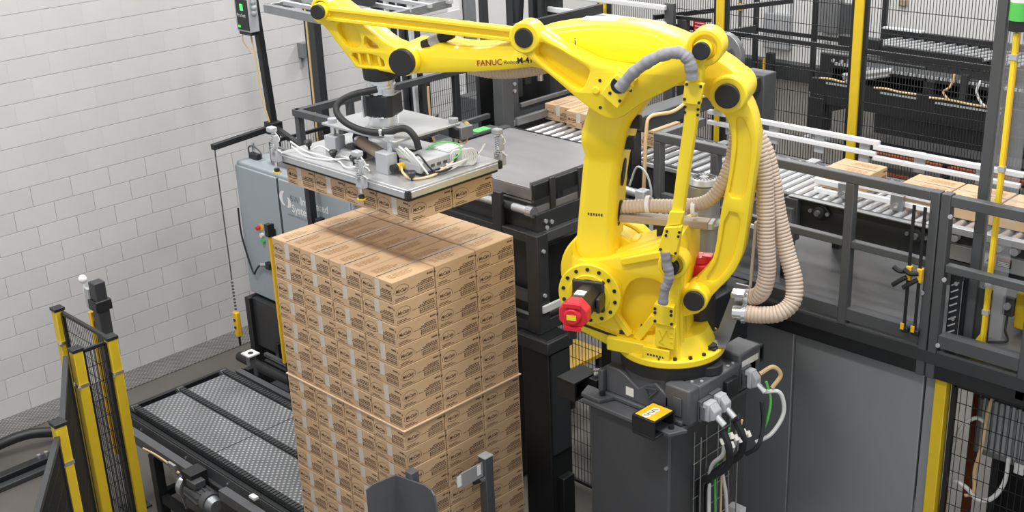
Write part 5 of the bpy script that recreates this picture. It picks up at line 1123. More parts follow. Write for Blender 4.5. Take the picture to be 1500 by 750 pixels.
tag(MB().bx(-3.035, -2.96, 6.60, 6.675, 0, 2.15).build('fence_post', YPOST, None, 0.005, loc=(-3.0,6.64,0)), 'yellow post under the platform, at the right end of the grey panels', 'post')
mesh_panel('mesh_panel', (-2.93, 6.66), (-1.6, 6.66), 0.05, 2.12, 'black mesh panel under the platform at the lower right corner', sp=0.04, hs=0.12, fr=0.03)
MB_r = thing('cable_bundle', 'white and tan cables looping behind the lower right mesh panel', 'cables', (-2.8, 6.8, 0.6))
MB().tube(spline([(-2.78,6.8,1.85),(-2.84,6.78,1.86),(-2.92,6.77,1.75),(-2.965,6.76,1.5),(-2.985,6.76,1.2),(-2.99,6.76,0.6)]), 0.013).build('white_cable', WCAB, MB_r)
MB().tube(spline([(-2.63,6.86,1.62),(-2.63,6.84,1.45),(-2.68,6.80,1.33),(-2.76,6.78,1.30),(-2.84,6.77,1.36),(-2.93,6.77,1.37),(-2.975,6.76,1.25),(-2.98,6.76,0.6)]), 0.015).build('white_cable', WCAB, MB_r)
MB().tube(spline([(-2.62,6.9,2.05),(-2.74,6.84,2.05),(-2.77,6.80,1.9),(-2.77,6.78,1.7),(-2.80,6.78,1.5),(-2.79,6.78,1.34),(-2.84,6.77,1.3)]), 0.012).build('tan_cable', TANC, MB_r)
MB().tube(spline([(-2.955,6.76,1.3),(-2.955,6.76,1.1),(-2.96,6.76,0.5)]), 0.011).build('tan_cable', TANC, MB_r)
fb = thing('junction_box', 'grey ribbed junction box behind the lower right mesh panel', 'box', (-2.7, 7.05, 1.6))
MB().bx(-2.90, -2.50, 6.95, 7.10, 1.52, 1.92).build('housing', DSTEEL, fb, 0.01)
for k in range(9): MB().bx(-2.86+0.037*k, -2.84+0.037*k, 6.94, 6.95, 1.57, 1.93).build('rib', CONN, fb)
MB().bx(-2.62, -2.56, 6.94, 7.0, 1.48, 1.55).build('socket', WHITE, fb)
MB().bx(-2.78, -2.74, 6.98, 7.06, 0, 1.55).build('stand', BLACK, fb)
MB().bx(-2.7, -2.45, 6.90, 7.02, 1.97, 2.06).build('junction_head', GRAPH, fb, 0.008)
orr = thing('rack_upright', 'orange rack upright behind the lower right mesh panel', 'rack post', (-2.98, 7.2, 0))
MB().bx(-3.02, -2.97, 7.15, 7.20, 0, 2.1).build('upright', ORANGE, orr); MB().bx(-3.05, -2.94, 7.10, 7.25, 0, 0.01).build('foot', ORANGE, orr)
# --- railing along the front of the platform
rl = thing('railing', 'dark grey steel railing along the front edge of the platform', 'railing', (-3.9, 6.6, 2.33))
MB().bx(-5.24, -3.157, 6.57, 6.63, 3.29, 3.35).build('top_rail', GRAPH, rl, 0.006)
MB().bx(-3.033, -0.6, 6.57, 6.63, 3.28, 3.345).build('top_rail', GRAPH, rl, 0.006)
for x0, x1 in ((-5.18,-4.75),(-4.69,-3.72),(-3.66,-3.155),(-3.03,-2.53)): MB().bx(x0, x1, 6.575, 6.625, 2.865, 2.915).build('mid_rail', GRAPH, rl, 0.005)
for x0, x1 in ((-5.18,-4.75),(-4.69,-3.72),(-3.66,-3.155),(-3.03,-2.53)):
    MB().bx(x0, x1, 6.572, 6.578, 2.37, 2.45).build('toe_board', GRAPH, rl)
    MB().bx(x0, x1, 6.578, 6.66, 2.44, 2.45).build('toe_ledge', CASTG, rl)
    MB().bx(x0, x1, 6.572, 6.66, 2.33, 2.345).build('lower_ledge', GRAPH, rl)
for x in (-5.21, -4.72, -3.69): MB().bx(x-0.03, x+0.03, 6.57, 6.63, 2.33, 3.29).build('post', GRAPH, rl, 0.005)
for x in (-3.128, -3.062): MB().bx(x-0.029, x+0.029, 6.568, 6.632, 2.152, 3.352).build('post', GRAPH, rl, 0.005)
MB().bx(-2.53, -2.47, 6.57, 6.63, 2.19, 3.28).build('post', GRAPH, rl, 0.005)
MB().bx(-5.24, -5.18, 6.63, 7.1, 3.29, 3.35).build('side_rail', GRAPH, rl, 0.005)
MB().bx(-5.24, -5.18, 6.1, 6.57, 2.80, 2.86).build('side_rail', GRAPH, rl, 0.005)
for x, z in ((-3.03,3.22),(-3.03,2.82),(-3.03,2.385),(-3.16,2.7)): MB().cyl((x+0.004,6.565,z),(x+0.004,6.575,z),0.014,n=8).build('bolt', CONN, rl)
# --- infeed roller conveyor on the platform
ic = thing('roller_conveyor', 'infeed roller conveyor with white guide rails on the platform', 'conveyor', (-4.2, 7.4, 2.35))
ZR = 2.965
rol = []
x = -7.0
k = 0
while x < -1.0:
    MB().cyl((x, 7.03, ZR-0.025), (x, 7.70, ZR-0.025), 0.025, n=14).build('roller', ROLL, ic)
    x += 0.075 if x > -4.75 else 0.098; k += 1
for y0, y1 in ((6.985, 7.03), (7.70, 7.74)):
    MB().bx(-7.05, -0.8, y0, y1, ZR-0.275 if y0 < 7.1 else ZR-0.10, ZR).build('side_frame', GRAPH2 if y0 < 7.1 else GRAPH, ic, 0.004)
MB().bx(-7.05, -4.55, 6.96, 6.985, ZR-0.03, ZR-0.005).build('edge_strip', CONN, ic)
MB().bx(-5.15, -4.3, 6.90, 6.98, ZR-0.24, ZR-0.07).build('inner_sheet', DSTEEL, ic)
MB().bx(-5.18, -4.3, 6.88, 6.90, ZR-0.27, ZR-0.245).build('white_edge', ALUW, ic)
MB().bx(-4.36, -3.15, 6.94, 6.985, ZR+0.001, ZR+0.008).build('edge_strip', DSTEEL, ic)
for x in (-4.12, -3.41):
    fbm = MB().prism([(x-0.085,2.90),(x-0.03,2.955),(x+0.03,2.955),(x+0.085,2.90),(x+0.03,2.845),(x-0.03,2.845)], 1, 6.955, 6.985).build('flange_bearing', BLACK, ic, 0.006)
    MB().cyl((x,6.955,2.90),(x,6.935,2.90),0.040,n=20).build('bearing_ring', GRAPH2, fbm)
    MB().cyl((x,6.935,2.90),(x,6.915,2.90),0.02,n=14).build('shaft_end', DSTEEL, fbm)
    for s in (-0.065,0.065): MB().cyl((x+s,6.955,2.90),(x+s,6.94,2.90),0.014,n=8).build('bolt', STEEL, fbm)
MB().bx(-4.38, -4.28, 6.93, 6.98, 2.66, 2.96).bx(-4.36, -4.28, 6.90, 6.93, 2.62, 2.75).build('hanger_plate', GRAPH, ic, 0.004)
MB().bx(-4.75, -4.40, 7.0, 7.10, 2.70, 2.93).build('drive_box', BLACK, ic, 0.008)
for x in (-6.6, -5.5, -4.4, -3.3, -2.2, -1.1):
    for y in (7.02, 7.71): MB().bx(x-0.03, x+0.03, y-0.03, y+0.03, 2.35, ZR-0.27 if y < 7.1 else ZR-0.10).build('leg', GRAPH2, ic)
# white guide rails on stands, back row and front row
for a, b, zu, zl in ((-5.64, -4.15, 3.185, 3.10), (-4.19, -3.10, 3.155, 3.075), (-2.9, -0.9, 3.15, 3.07)):
    MB().bx(a, b, 7.75, 7.785, zu-0.019, zu+0.019).build('guide_rail', ALUW, ic, 0.006); MB().bx(a, b-0.02, 7.75, 7.785, zl-0.018, zl+0.018).build('guide_rail', ALUW, ic, 0.006)
for x in (-5.45, -5.05, -4.65, -4.28, -3.85, -3.4, -2.6, -1.8):
    MB().bx(x-0.04, x+0.04, 7.79, 7.80, 3.02, 3.17).build('rail_bracket', CONN, ic); MB().bx(x-0.05, x+0.03, 7.70, 7.79, ZR-0.01, ZR+0.005).build('rail_foot', CONN, ic)
for a, b, zu in ((-4.30, -4.0, 3.035), (-3.98, -3.36, 3.07)):
    MB().bx(a, b, 7.165, 7.195, zu-0.02, zu+0.02).build('guide_rail', ALUW, ic, 0.005); MB().bx(a, b, 7.165, 7.195, zu-0.085, zu-0.048).build('guide_rail', ALUW, ic, 0.005)
for x in (-4.05, -3.66):
    MB().bx(x-0.045, x+0.045, 7.13, 7.165, 2.96, 3.07).build('rail_bracket', DSTEEL, ic, 0.004); MB().cyl((x,7.13,3.0),(x,7.12,3.0),0.018,n=10).build('bracket_bolt', STEEL, ic)
MB().bx(-7.10, -7.06, 7.05, 7.75, 2.99, 3.055).build('end_stop', DSTEEL, ic, 0.004)
MB().bx(-7.14, -7.10, 7.03, 7.74, 2.98, 3.02).build('end_stop', CONN, ic, 0.004)
# bright aluminium side of the last section, behind the clear guard
MB().bx(-3.24, -0.8, 6.95, 6.985, 2.80, 2.90).build('bright_side', ALU, ic, 0.003)
MB().bx(-3.24, -0.8, 6.93, 6.985, 2.975, 3.02).build('bright_rail', ALU, ic, 0.003)
for x in (-3.16, -3.0, -2.88, -2.78, -2.66): MB().cyl((x, 6.94, 2.945), (x, 6.985, 2.945), 0.026, n=14).build('skate_wheel', CONN, ic)
MB().bx(-2.955, -2.885, 6.944, 6.95, 2.83, 2.89).build('warning_sign', CREAM, ic); MB().bx(-2.88, -2.79, 6.944, 6.95, 2.83, 2.885).build('warning_sign', BLACK, ic)
MB().bx(-2.88, -2.79, 6.942, 6.944, 2.87, 2.885).build('sign_stripe', ORANGE, ic)
tx = MB(); tx.add([(-2.945,6.9425,2.845),(-2.895,6.9425,2.845),(-2.92,6.9425,2.883)], [(0,1,2)]); tx.build('sign_triangle', BLACK, ic, smooth=False)
tx = MB()
for k in range(3): tx.bx(-2.872,-2.80,6.9435,6.944,2.838+0.010*k,2.842+0.010*k)
stuff(tx.build('sign_text', CREAM, ic))
MB().add([(-3.24,6.96,2.79),(-3.02,6.96,2.79),(-3.10,6.96,2.64),(-3.24,6.96,2.60),(-3.24,6.975,2.79),(-3.02,6.975,2.79),(-3.10,6.975,2.64),(-3.24,6.975,2.60)], [(0,1,2,3),(7,6,5,4),(0,4,5,1),(1,5,6,2),(2,6,7,3),(3,7,4,0)]).build('gusset', GRAPH, ic)
# cartons riding on it
for x, y, lab in ((-6.945, 7.58, 'carton on the rollers at the far left, next to the end stop'), (-6.635, 7.51, 'carton on the rollers just right of the leftmost one, before the robot arm'), (-5.955, 7.46, 'carton on the rollers seen between the robot arm and the slim link')):
    carton(x, y, ZR, lab, 'cartons on the infeed conveyor', 0.0, True)
for x, y, lab in ((-4.125, 7.40, 'carton alone on the rollers, right of the hoses above the railing'), (-3.55, 7.385, 'carton on the rollers, left one of the abutting row at the right'), (-3.207, 7.385, 'carton on the rollers, second of the abutting row, left of the clear guard'), (-2.862, 7.385, 'carton on the rollers behind the clear guard and yellow curtain'), (-2.518, 7.385, 'carton on the rollers at the right edge of the picture'), (-2.17, 7.385, 'carton on the rollers beyond the right edge')):
    carton(x, y, ZR, lab, 'cartons on the infeed conveyor', PI/2, False)
# pusher beam with its tan cable and end housing
pu = thing('pusher_beam', 'dark grey overhead beam with tan cable, crossing above the roller conveyor', 'beam', (-5.55, 7.5, 2.35))
MB().bx(-5.63, -5.45, 6.72, 8.2, 3.28, 3.40).build('beam', GRAPH2, pu, 0.01)
MB().bx(-5.66, -5.42, 8.2, 8.38, 2.35, 3.42).build('end_housing', GRAPH, pu, 0.01)
MB().bx(-5.60, -5.50, 6.66, 6.76, 2.35, 3.28).build('post', BLACK, pu, 0.006)
MB().tube(spline([(-5.45,6.70,2.5),(-5.44,6.72,3.0),(-5.44,6.74,3.30),(-5.45,6.80,3.385),(-5.44,7.05,3.37),(-5.46,7.3,3.405),(-5.44,7.6,3.40),(-5.44,7.9,3.40)]), 0.014).build('cable', TANC, pu)
MB().cyl((-5.72,6.50,2.92),(-5.25,6.50,2.90),0.03,n=14).build('air_cylinder', ALU, pu); MB().cyl((-5.72,6.50,2.84),(-5.35,6.50,2.83),0.018,n=12).build('guide_rod', STEEL, pu)
MB().bx(-5.32,-5.24,6.46,6.54,2.80,2.94).build('cylinder_head', CONN, pu, 0.006)
MB().tube(spline([(-5.4,6.5,2.95),(-5.33,6.5,3.1),(-5.24,6.5,3.06),(-5.2,6.5,2.92),(-5.26,6.5,2.85)]), 0.008).build('air_line', CONN, pu)
# vacuum blower: two grey motors one over the other
bl = thing('vacuum_blower', 'grey vacuum blower with two upright motors behind the robot', 'blower', (-4.53, 6.2, 0))
MB().bx(-4.78, -4.30, 6.0, 6.42, 0.02, 2.52).build('stand', BLACK, bl, 0.01)
MB().cyl((-4.57,6.22,2.52),(-4.57,6.22,2.66),0.19,0.175,n=32).build('blower_housing', DSTEEL, bl, 0.01)
fn = MB()
for k in range(18):
    a = 2*PI*k/18; fn.bar((-4.57+0.178*math.cos(a),6.22+0.178*math.sin(a),2.54),(-4.57+0.165*math.cos(a),6.22+0.165*math.sin(a),2.665),0.012,0.03,(math.cos(a),math.sin(a),0))
stuff(fn.build('housing_rib', MGREY, bl))
MB().cyl((-4.52,6.22,2.66),(-4.52,6.22,2.93),0.105,n=32).build('motor', MGREY, bl, 0.01)
MB().cyl((-4.52,6.22,2.93),(-4.52,6.22,2.95),0.11,n=32).build('motor_rim', MGREY, bl)
MB().cyl((-4.60,6.30,2.66),(-4.60,6.30,3.18),0.108,n=32).build('motor', MGREY, bl, 0.01)
MB().cyl((-4.60,6.30,3.18),(-4.60,6.30,3.225),0.115,0.085,n=32).build('fan_cowl', MGREY, bl, 0.01)
fn = MB()
for k in range(20):
    a = 2*PI*k/20; fn.bar((-4.60+0.03*math.cos(a),6.30+0.03*math.sin(a),3.226),(-4.60+0.078*math.cos(a),6.30+0.078*math.sin(a),3.226),0.006,0.004)
stuff(fn.build('cowl_slot', BLACK, bl))
MB().tube(spline([(-4.75,6.15,2.9),(-4.80,6.10,3.02),(-4.74,6.05,2.86),(-4.68,6.08,2.74),(-4.74,6.1,2.66)]), 0.014).build('cable', CONN, bl)
MB().tube(spline([(-4.72,6.12,2.86),(-4.68,6.02,2.80),(-4.72,6.0,2.70),(-4.78,6.06,2.72)]), 0.012).build('cable', DSTEEL, bl)
tag(MB().tube(spline([(-5.0,6.75,2.95),(-4.95,6.72,3.03),(-4.85,6.7,3.03),(-4.75,6.68,2.97),(-4.62,6.68,2.95),(-4.5,6.69,3.05)]), 0.010, 7).build('red_cable', REDC, loc=(-4.8,6.7,3.0)), 'thin red cable arching behind the slim yellow link', 'cable')
# two bar clamps hanging on the railing
for i, (x, lab) in enumerate(((-3.235, 'left one of two black bar clamps hanging on the railing'), (-3.14+0.02, 'right one of two black bar clamps hanging on the railing'))):
    x = (-3.245, -3.185)[i] if False else (-3.235, -3.165)[i]
    c = thing('bar_clamp', lab, 'clamp', (x, 6.53, 2.42), 'bar clamps on the railing')
    MB().bx(x-0.010, x+0.010, 6.528, 6.534, 2.46, 3.26).build('bar', BLACK, c)
    MB().bx(x-0.012, x+0.020, 6.515, 6.55, 2.78, 2.87).build('yellow_jaw', AMBER, c, 0.004)
    MB().tube(spline([(x,6.52,2.84),(x-0.05,6.51,2.83),(x-0.09,6.505,2.85)]), 0.016, 8).build('grip', BLACK, c)
    MB().tube(spline([(x,6.52,2.80),(x-0.04,6.51,2.77),(x-0.085,6.505,2.73)]), 0.015, 8).build('trigger', BLACK, c)
    MB().bx(x-0.015, x+0.03, 6.515, 6.55, 2.43, 2.465).build('foot_jaw', BLACK, c, 0.004)
    MB().bx(x-0.018, x+0.005, 6.512, 6.52, 2.45, 2.49).build('jaw_pad', AMBER, c)
# punched corner plate and small mesh panel right of the double post
cp = thing('punched_plate', 'black punched corner plate with slots, right of the double railing post', 'plate', (-2.99, 6.66, 2.35))
MB().bx(-3.025, -2.955, 6.655, 6.665, 2.35, 2.83).build('plate', BLACK, cp)
for k in range(9): MB().bar((-3.015, 6.653, 2.40+0.045*k), (-2.97, 6.653, 2.43+0.045*k), 0.004, 0.008).build('slot', CONN, cp)
for z in (2.78, 2.55, 2.42): MB().cyl((-2.985,6.655,z),(-2.985,6.645,z),0.014,n=8).build('bolt', STEEL, cp)
mesh_panel('mesh_panel', (-2.95, 6.70), (-2.95, 6.98), 2.37, 2.80, 'small black mesh panel behind the punched corner plate', sp=0.03, hs=0.1, fr=0.02)
# clear guard with dark post and yellow light curtain at the right
cg = thing('guard_panel', 'clear plastic guard panel in a dark post, right behind the railing', 'guard', (-2.92, 6.75, 2.35))
MB().bx(-2.945, -2.885, 6.72, 6.78, 2.35, 4.8).build('post', GRAPH, cg, 0.005)
MB().bx(-2.885, -2.72, 6.745, 6.753, 2.45, 4.8).build('clear_sheet', CLEAR, cg)
MB().bx(-2.885, -2.80, 6.74, 6.758, 2.35, 2.75).build('kick_sheet', GRAPH2, cg)
yc = thing('light_curtain', 'yellow light curtain strip fixed on the clear guard at the right', 'light curtain', (-2.80, 6.72, 2.36))
MB().bx(-2.835, -2.811, 6.715, 6.74, 2.36, 4.30).build('profile', YEL, yc, 0.004)
MB().bx(-2.811, -2.803, 6.72, 6.738, 2.36, 4.30).build('lens_strip', AMBER, yc)
for z in (2.60, 2.78, 3.50, 4.15): MB().bx(-2.838, -2.80, 6.71, 6.745, z, z+0.03).build('clamp', CONN, yc)
MB().add([(-2.90,6.72,2.352),(-2.835,6.72,2.352),(-2.835,6.72,2.47),(-2.90,6.73,2.352),(-2.835,6.73,2.352),(-2.835,6.73,2.47)], [(0,1,2),(5,4,3),(0,3,4,1),(1,4,5,2),(2,5,3,0)]).build('foot_gusset', YEL, yc)
be = thing('beacon', 'white and green signal lamp on top of the post at the upper right corner', 'lamp', (-2.83, 6.74, 4.31))
MB().cyl((-2.82,6.735,4.31),(-2.82,6.735,4.37),0.05,n=20).build('base', BLACK, be); MB().cyl((-2.82,6.735,4.37),(-2.82,6.735,4.47),0.055,n=20).build('green_lens', BEACON, be); MB().cyl((-2.82,6.735,4.47),(-2.82,6.735,4.60),0.055,n=20).build('white_lens', WHITE, be)
yb = thing('yellow_guard_box', 'yellow guard box with grey dial plate at the right edge', 'box', (-2.72, 7.1, 2.36))
MB().bx(-2.80, -2.45, 7.1, 7.3, 2.38, 2.62).build('box', YPOST, yb, 0.01); MB().bx(-2.87, -2.80, 7.08, 7.12, 2.46, 2.58).build('dial_plate', GRAPH, yb, 0.004); MB().cyl((-2.835,7.08,2.53),(-2.835,7.06,2.53),0.022,n=16).build('dial', CONN, yb)
MB().bx(-2.6, -2.5, 7.15, 7.25, 2.35, 2.38).build('foot', BLACK, yb)
tag(MB().tube(spline([(-2.83,7.08,2.46),(-2.80,7.0,2.40),(-2.75,6.92,2.37),(-2.83,6.85,2.365),(-2.88,6.82,2.365)]), 0.008).build('cable', BLACK, loc=(-2.8,7.0,2.4)), 'thin black cable lying on the deck below the yellow guard box', 'cable')

tag(MB().bx(-2.94, -0.6, 7.55, 7.60, 0, 2.1).build('dark_backing', BLACK, loc=(-1.8,7.57,0)), 'added black sheet standing in for the dark deep under the platform, behind the junction box', 'panel')  # added black sheet: stands in for the dark behind the lower right mesh
# ================================================================== BACKGROUND: cell fence, twin machine, wall equipment
FY = 8.56
def cell_post(x, z1, label):
    p = thing('fence_post', label, 'post', (x, FY, 2.33), 'yellow posts of the rear cell fence')
    MB().bx(x-0.04, x+0.04, FY-0.03, FY+0.03, 2.345, z1).build('upright', YPOST, p, 0.006)
    for s in (-1, 1): MB().bx(x+s*0.056-0.014, x+s*0.056+0.014, FY-0.015, FY+0.02, 2.345, z1).build('black_edge', BLACK, p)
    MB().bx(x-0.08, x+0.08, FY-0.06, FY+0.08, 2.33, 2.345).build('foot_plate', BLACK, p)
cell_post(-7.40, 4.9, 'yellow post behind the top of the robot elbow, left one of the rear fence')
cell_post(-6.10, 4.9, 'yellow post at the top behind the rear pivot of the robot')
cell_post(-4.81, 4.9, 'tall yellow post of the rear fence, right of the hoses')
tag(MB().bx(-7.6, -0.6, FY-0.08, FY+0.10, 2.20, 2.33).build('fence_beam', BLACK, loc=(-4,FY,2.2)), 'long black beam carrying the rear mesh fence', 'beam')
for x in (-7.3, -4.0, -0.8): tag(MB().bx(x-0.05, x+0.05, FY-0.04, FY+0.06, 0, 2.20).build('support_leg', BLACK, loc=(x,FY,0)), 'black steel leg below the %s of the rear fence beam' % {-7.3: 'left end', -4.0: 'middle', -0.8: 'right end'}[x], 'leg', 'legs of the fence beam')
for a, b, lab in ((-7.33, -6.17, 'rear mesh fence panel behind the upper arm of the robot'), (-6.03, -4.88, 'rear mesh fence panel between the two taller yellow posts'), (-4.74, -2.85, 'wide rear mesh fence panel right of the tall yellow post'), (-2.80, -1.0, 'rear mesh fence panel at the right edge behind the clear guard')):
    p = thing('mesh_panel', lab, 'fence panel', (a, FY, 2.35), 'rear mesh fence')
    z0, z1 = 2.36, 4.85
    MB().bx(a, b, FY-0.012, FY+0.012, 3.615, 3.65).build('mid_rail', BLACK, p); MB().bx(a, b, FY-0.012, FY+0.012, z0, z0+0.03).build('bottom_rail', BLACK, p); MB().bx(a, b, FY-0.012, FY+0.012, z1-0.03, z1).build('top_rail', BLACK, p)
    wv = MB(); n = int((b-a)/0.0245)
    for k in range(1, n): x = a+(b-a)*k/n; wv.bx(x-0.0021, x+0.0021, FY-0.002, FY+0.002, z0, z1)
    k = z0+0.13
    while k < z1: wv.bx(a, b, FY+0.002, FY+0.006, k-0.0025, k+0.0025); k += 0.185
    stuff(wv.build('mesh_wire', BLACK, p, smooth=False))
# short return of the fence with a dark rail and the red notice
rt = thing('fence_rail', 'dark sloping rail and bracket left of the small red notice on the fence', 'rail', (-6.45, 8.45, 2.33))
MB().bar((-6.62, 8.46, 3.73), (-6.14, 8.46, 3.74), 0.03, 0.03).build('rail', BLACK, rt); MB().bar((-6.75,8.46,3.50),(-6.14,8.46,3.48),0.03,0.03).build('rail', BLACK, rt)
MB().bar((-6.70, 8.40, 3.72), (-6.08, 9.6, 3.74), 0.04, 0.04).build('rail', BLACK, rt)
MB().bx(-6.47, -6.38, 8.44, 8.50, 2.33, 3.72).build('bracket', GRAPH2, rt, 0.004)
MB().bar((-6.06, 8.6, 3.62), (-6.04, 8.95, 3.60), 0.04, 0.06).build('rail', BLACK, rt)
nt = thing('red_notice', 'small red and white notice on the mesh fence above the robot', 'sign', (-6.31, 8.54, 3.60))
MB().bx(-6.37, -6.25, 8.535, 8.543, 3.58, 3.72).build('sheet', RED, nt)
tx = MB()
for k in range(4): tx.bx(-6.355,-6.265+0.004*(k % 2),8.533,8.535,3.60+0.028*k,3.606+0.028*k)
stuff(tx.build('print', WHITE, nt))
wr = thing('guide_rails', 'pair of white guide rails on a dark bracket behind the robot shoulder', 'rails', (-7.2, 8.35, 2.33))
MB().bx(-7.95, -6.53, 8.33, 8.37, 3.655, 3.705).build('guide_rail', ALUW, wr, 0.008); MB().bx(-7.95, -6.53, 8.33, 8.37, 3.80, 3.845).build('guide_rail', ALUW, wr, 0.008)
MB().bx(-6.56, -6.47, 8.37, 8.42, 2.33, 3.86).build('bracket', GRAPH, wr, 0.004); MB().bx(-7.86, -7.78, 8.37, 8.42, 2.28, 3.86).build('bracket', GRAPH2, wr, 0.004)
ef = thing('equipment_frame', 'narrow black equipment frame with slanted strut behind the robot forearm', 'frame', (-8.25, 8.35, 2.28))
MB().bx(-8.42, -8.33, 8.3, 8.42, 2.28, 4.9).bx(-8.12, -8.06, 8.3, 8.42, 2.28, 4.9).build('upright', GRAPH2, ef, 0.006)
MB().bx(-8.02, -7.90, 8.32, 8.44, 2.28, 4.9).build('upright', GRAPH2, ef, 0.006)
MB().bar((-8.30,8.36,3.40),(-8.18,8.36,4.3),0.03,0.03).build('strut', BLACK, ef); MB().bx(-8.33,-8.12,8.32,8.40,3.36,3.44).build('cross_bar', GRAPH2, ef)
MB().tube(spline([(-7.93,8.30,4.6),(-7.88,8.28,4.0),(-7.90,8.28,3.7),(-7.86,8.30,3.4),(-7.88,8.3,3.0)]), 0.025).build('hose', BLACK, ef)
# grey round cover behind the rear pivot
gd = thing('round_cover', 'grey round cover disc behind the rear pivot of the robot', 'cover', (-5.95, 8.42, 2.33))
MB().cyl((-5.98, 8.40, 3.47), (-5.98, 8.46, 3.47), 0.20, n=32).build('disc', DSTEEL, gd, 0.006)
MB().bar((-6.05,8.39,3.40),(-5.86,8.39,3.52),0.012,0.06).build('handle_plate', GRAPH, gd)
MB().bx(-6.0,-5.96,8.42,8.46,2.33,3.30).build('stand', BLACK, gd)
# far machine on the hall floor: black frame, tray of rollers
fm = thing('far_machine', 'black roller machine standing on the hall floor behind the mesh fence', 'machine', (-8.8, 17.4, 0))
MB().bx(-10.33, -5.0, 16.95, 17.05, 0.62, 1.02).build('front_beam', BLACK, fm, 0.01)
MB().bx(-10.33, -10.05, 16.9, 17.18, 0.16, 0.72).build('leg', BLACK, fm, 0.01); MB().bx(-10.28, -10.08, 16.95, 17.15, 0.05, 0.16).build('leg_screw', DSTEEL, fm); MB().bx(-10.40, -10.0, 16.85, 17.2, 0, 0.05).build('foot_plate', CONN, fm)
MB().add([(-10.05,17.0,0.68),(-9.35,17.0,0.72),(-10.05,17.0,0.48),(-10.05,17.1,0.68),(-9.35,17.1,0.72),(-10.05,17.1,0.48)], [(0,1,2),(5,4,3),(0,3,4,1),(1,4,5,2),(2,5,3,0)]).build('gusset', BLACK, fm)
MB().bx(-9.2, -5.0, 17.0, 17.1, 0.30, 0.60).build('lower_beam', BLACK, fm); MB().bx(-9.2, -5.0, 17.2, 18.3, 0.02, 0.1).build('lower_tray', BLACK, fm); MB().bx(-5.3, -5.0, 16.9, 17.18, 0, 0.72).build('leg', BLACK, fm)
MB().bx(-10.25, -8.45, 17.05, 17.12, 1.0, 1.42).build('side_cover', BLACK, fm, 0.02)
MB().bx(-8.30, -5.0, 17.05, 17.12, 1.02, 1.32).build('side_cover', GRAPH2, fm, 0.01)
MB().bx(-10.0, -9.3, 17.15, 17.3, 1.50, 1.70).build('box_guard', BLACK, fm, 0.01)
MB().bx(-9.25, -7.7, 17.2, 17.28, 1.42, 1.62).build('upper_guard', BLACK, fm, 0.01); MB().bx(-7.5, -5.0, 17.2, 17.28, 1.34, 1.52).build('upper_guard', BLACK, fm, 0.01)
MB().bx(-9.9, -5.0, 18.35, 18.42, 1.25, 1.62).build('back_guard', BLACK, fm, 0.01); MB().bx(-9.9, -9.2, 18.33, 18.44, 1.62, 1.645).build('white_edge', ALUW, fm)
MB().bx(-10.0, -5.0, 17.05, 18.4, 1.0, 1.2).build('bed', BLACK, fm)
k = 0
while k < 26: x = -9.7+0.18*k; MB().cyl((x, 17.32, 1.56), (x+0.18, 18.3, 1.50), 0.032, n=8).build('roller', ROLL, fm); k += 1
MB().bx(-9.75, -7.8, 17.02, 17.05, 1.30, 1.37).build('chain_guard', DSTEEL, fm)
lk = MB()
for k in range(44): lk.bx(-9.95+0.07*k, -9.905+0.07*k, 17.0, 17.04, 1.26, 1.30)
stuff(lk.build('chain', CONN, fm))
MB().cyl((-9.75,16.95,1.12),(-8.95,17.02,1.30),0.055,n=12).build('air_cylinder', STEEL, fm)
MB().cyl((-9.7,16.93,1.05),(-9.0,17.0,1.23),0.03,n=10).build('cylinder_rod', ALU, fm)
for x in (-10.0,-9.85,-8.05,-7.9): MB().cyl((x,17.05,1.32),(x,17.03,1.32),0.03,n=8).build('bolt', CONN, fm)
for a, b, z in ((-10.15,-9.5,1.02),(-9.2,-8.5,1.0),(-8.3,-7.2,0.98)):
    MB().tube(spline([(a,16.93,z+0.02),(a+(b-a)*.3,16.92,z+0.035),(a+(b-a)*.6,16.93,z+0.015),(b,16.93,z+0.02)]), 0.018, 6).build('cable', TANC, fm); MB().bx(a+.1,b,16.93,16.95,z-0.06,z-0.03).build('cable_duct', CONN, fm)
MB().tube(spline([(-7.95,16.95,1.4),(-7.98,16.92,1.22),(-8.08,16.92,1.12),(-8.0,16.92,1.02)]), 0.018, 6).build('cable', TANC, fm)
MB().tube(spline([(-7.55,16.95,1.36),(-7.58,16.92,1.2),(-7.5,16.92,1.05),(-7.42,16.92,1.0)]), 0.02, 6).build('cable', WCAB, fm)
MB().bx(-7.85,-7.75,16.94,17.04,0.98,1.4).build('post', GRAPH2, fm)
rk = thing('orange_rack', 'dull orange rack beams low under the black far machine', 'rack', (-8.0, 15.8, 0))
for z in (0.06, 0.34): MB().bx(-8.9, -6.2, 15.75, 15.82, z, z+0.06).build('beam', ORANGE, rk)
for x in (-8.9, -7.4, -6.2): MB().bx(x-0.04, x+0.04, 15.75, 15.83, 0, 0.45).build('upright', BLACK, rk)
MB().bx(-8.9, -6.2, 15.83, 16.4, 0.28, 0.33).build('shelf', BLACK, rk)
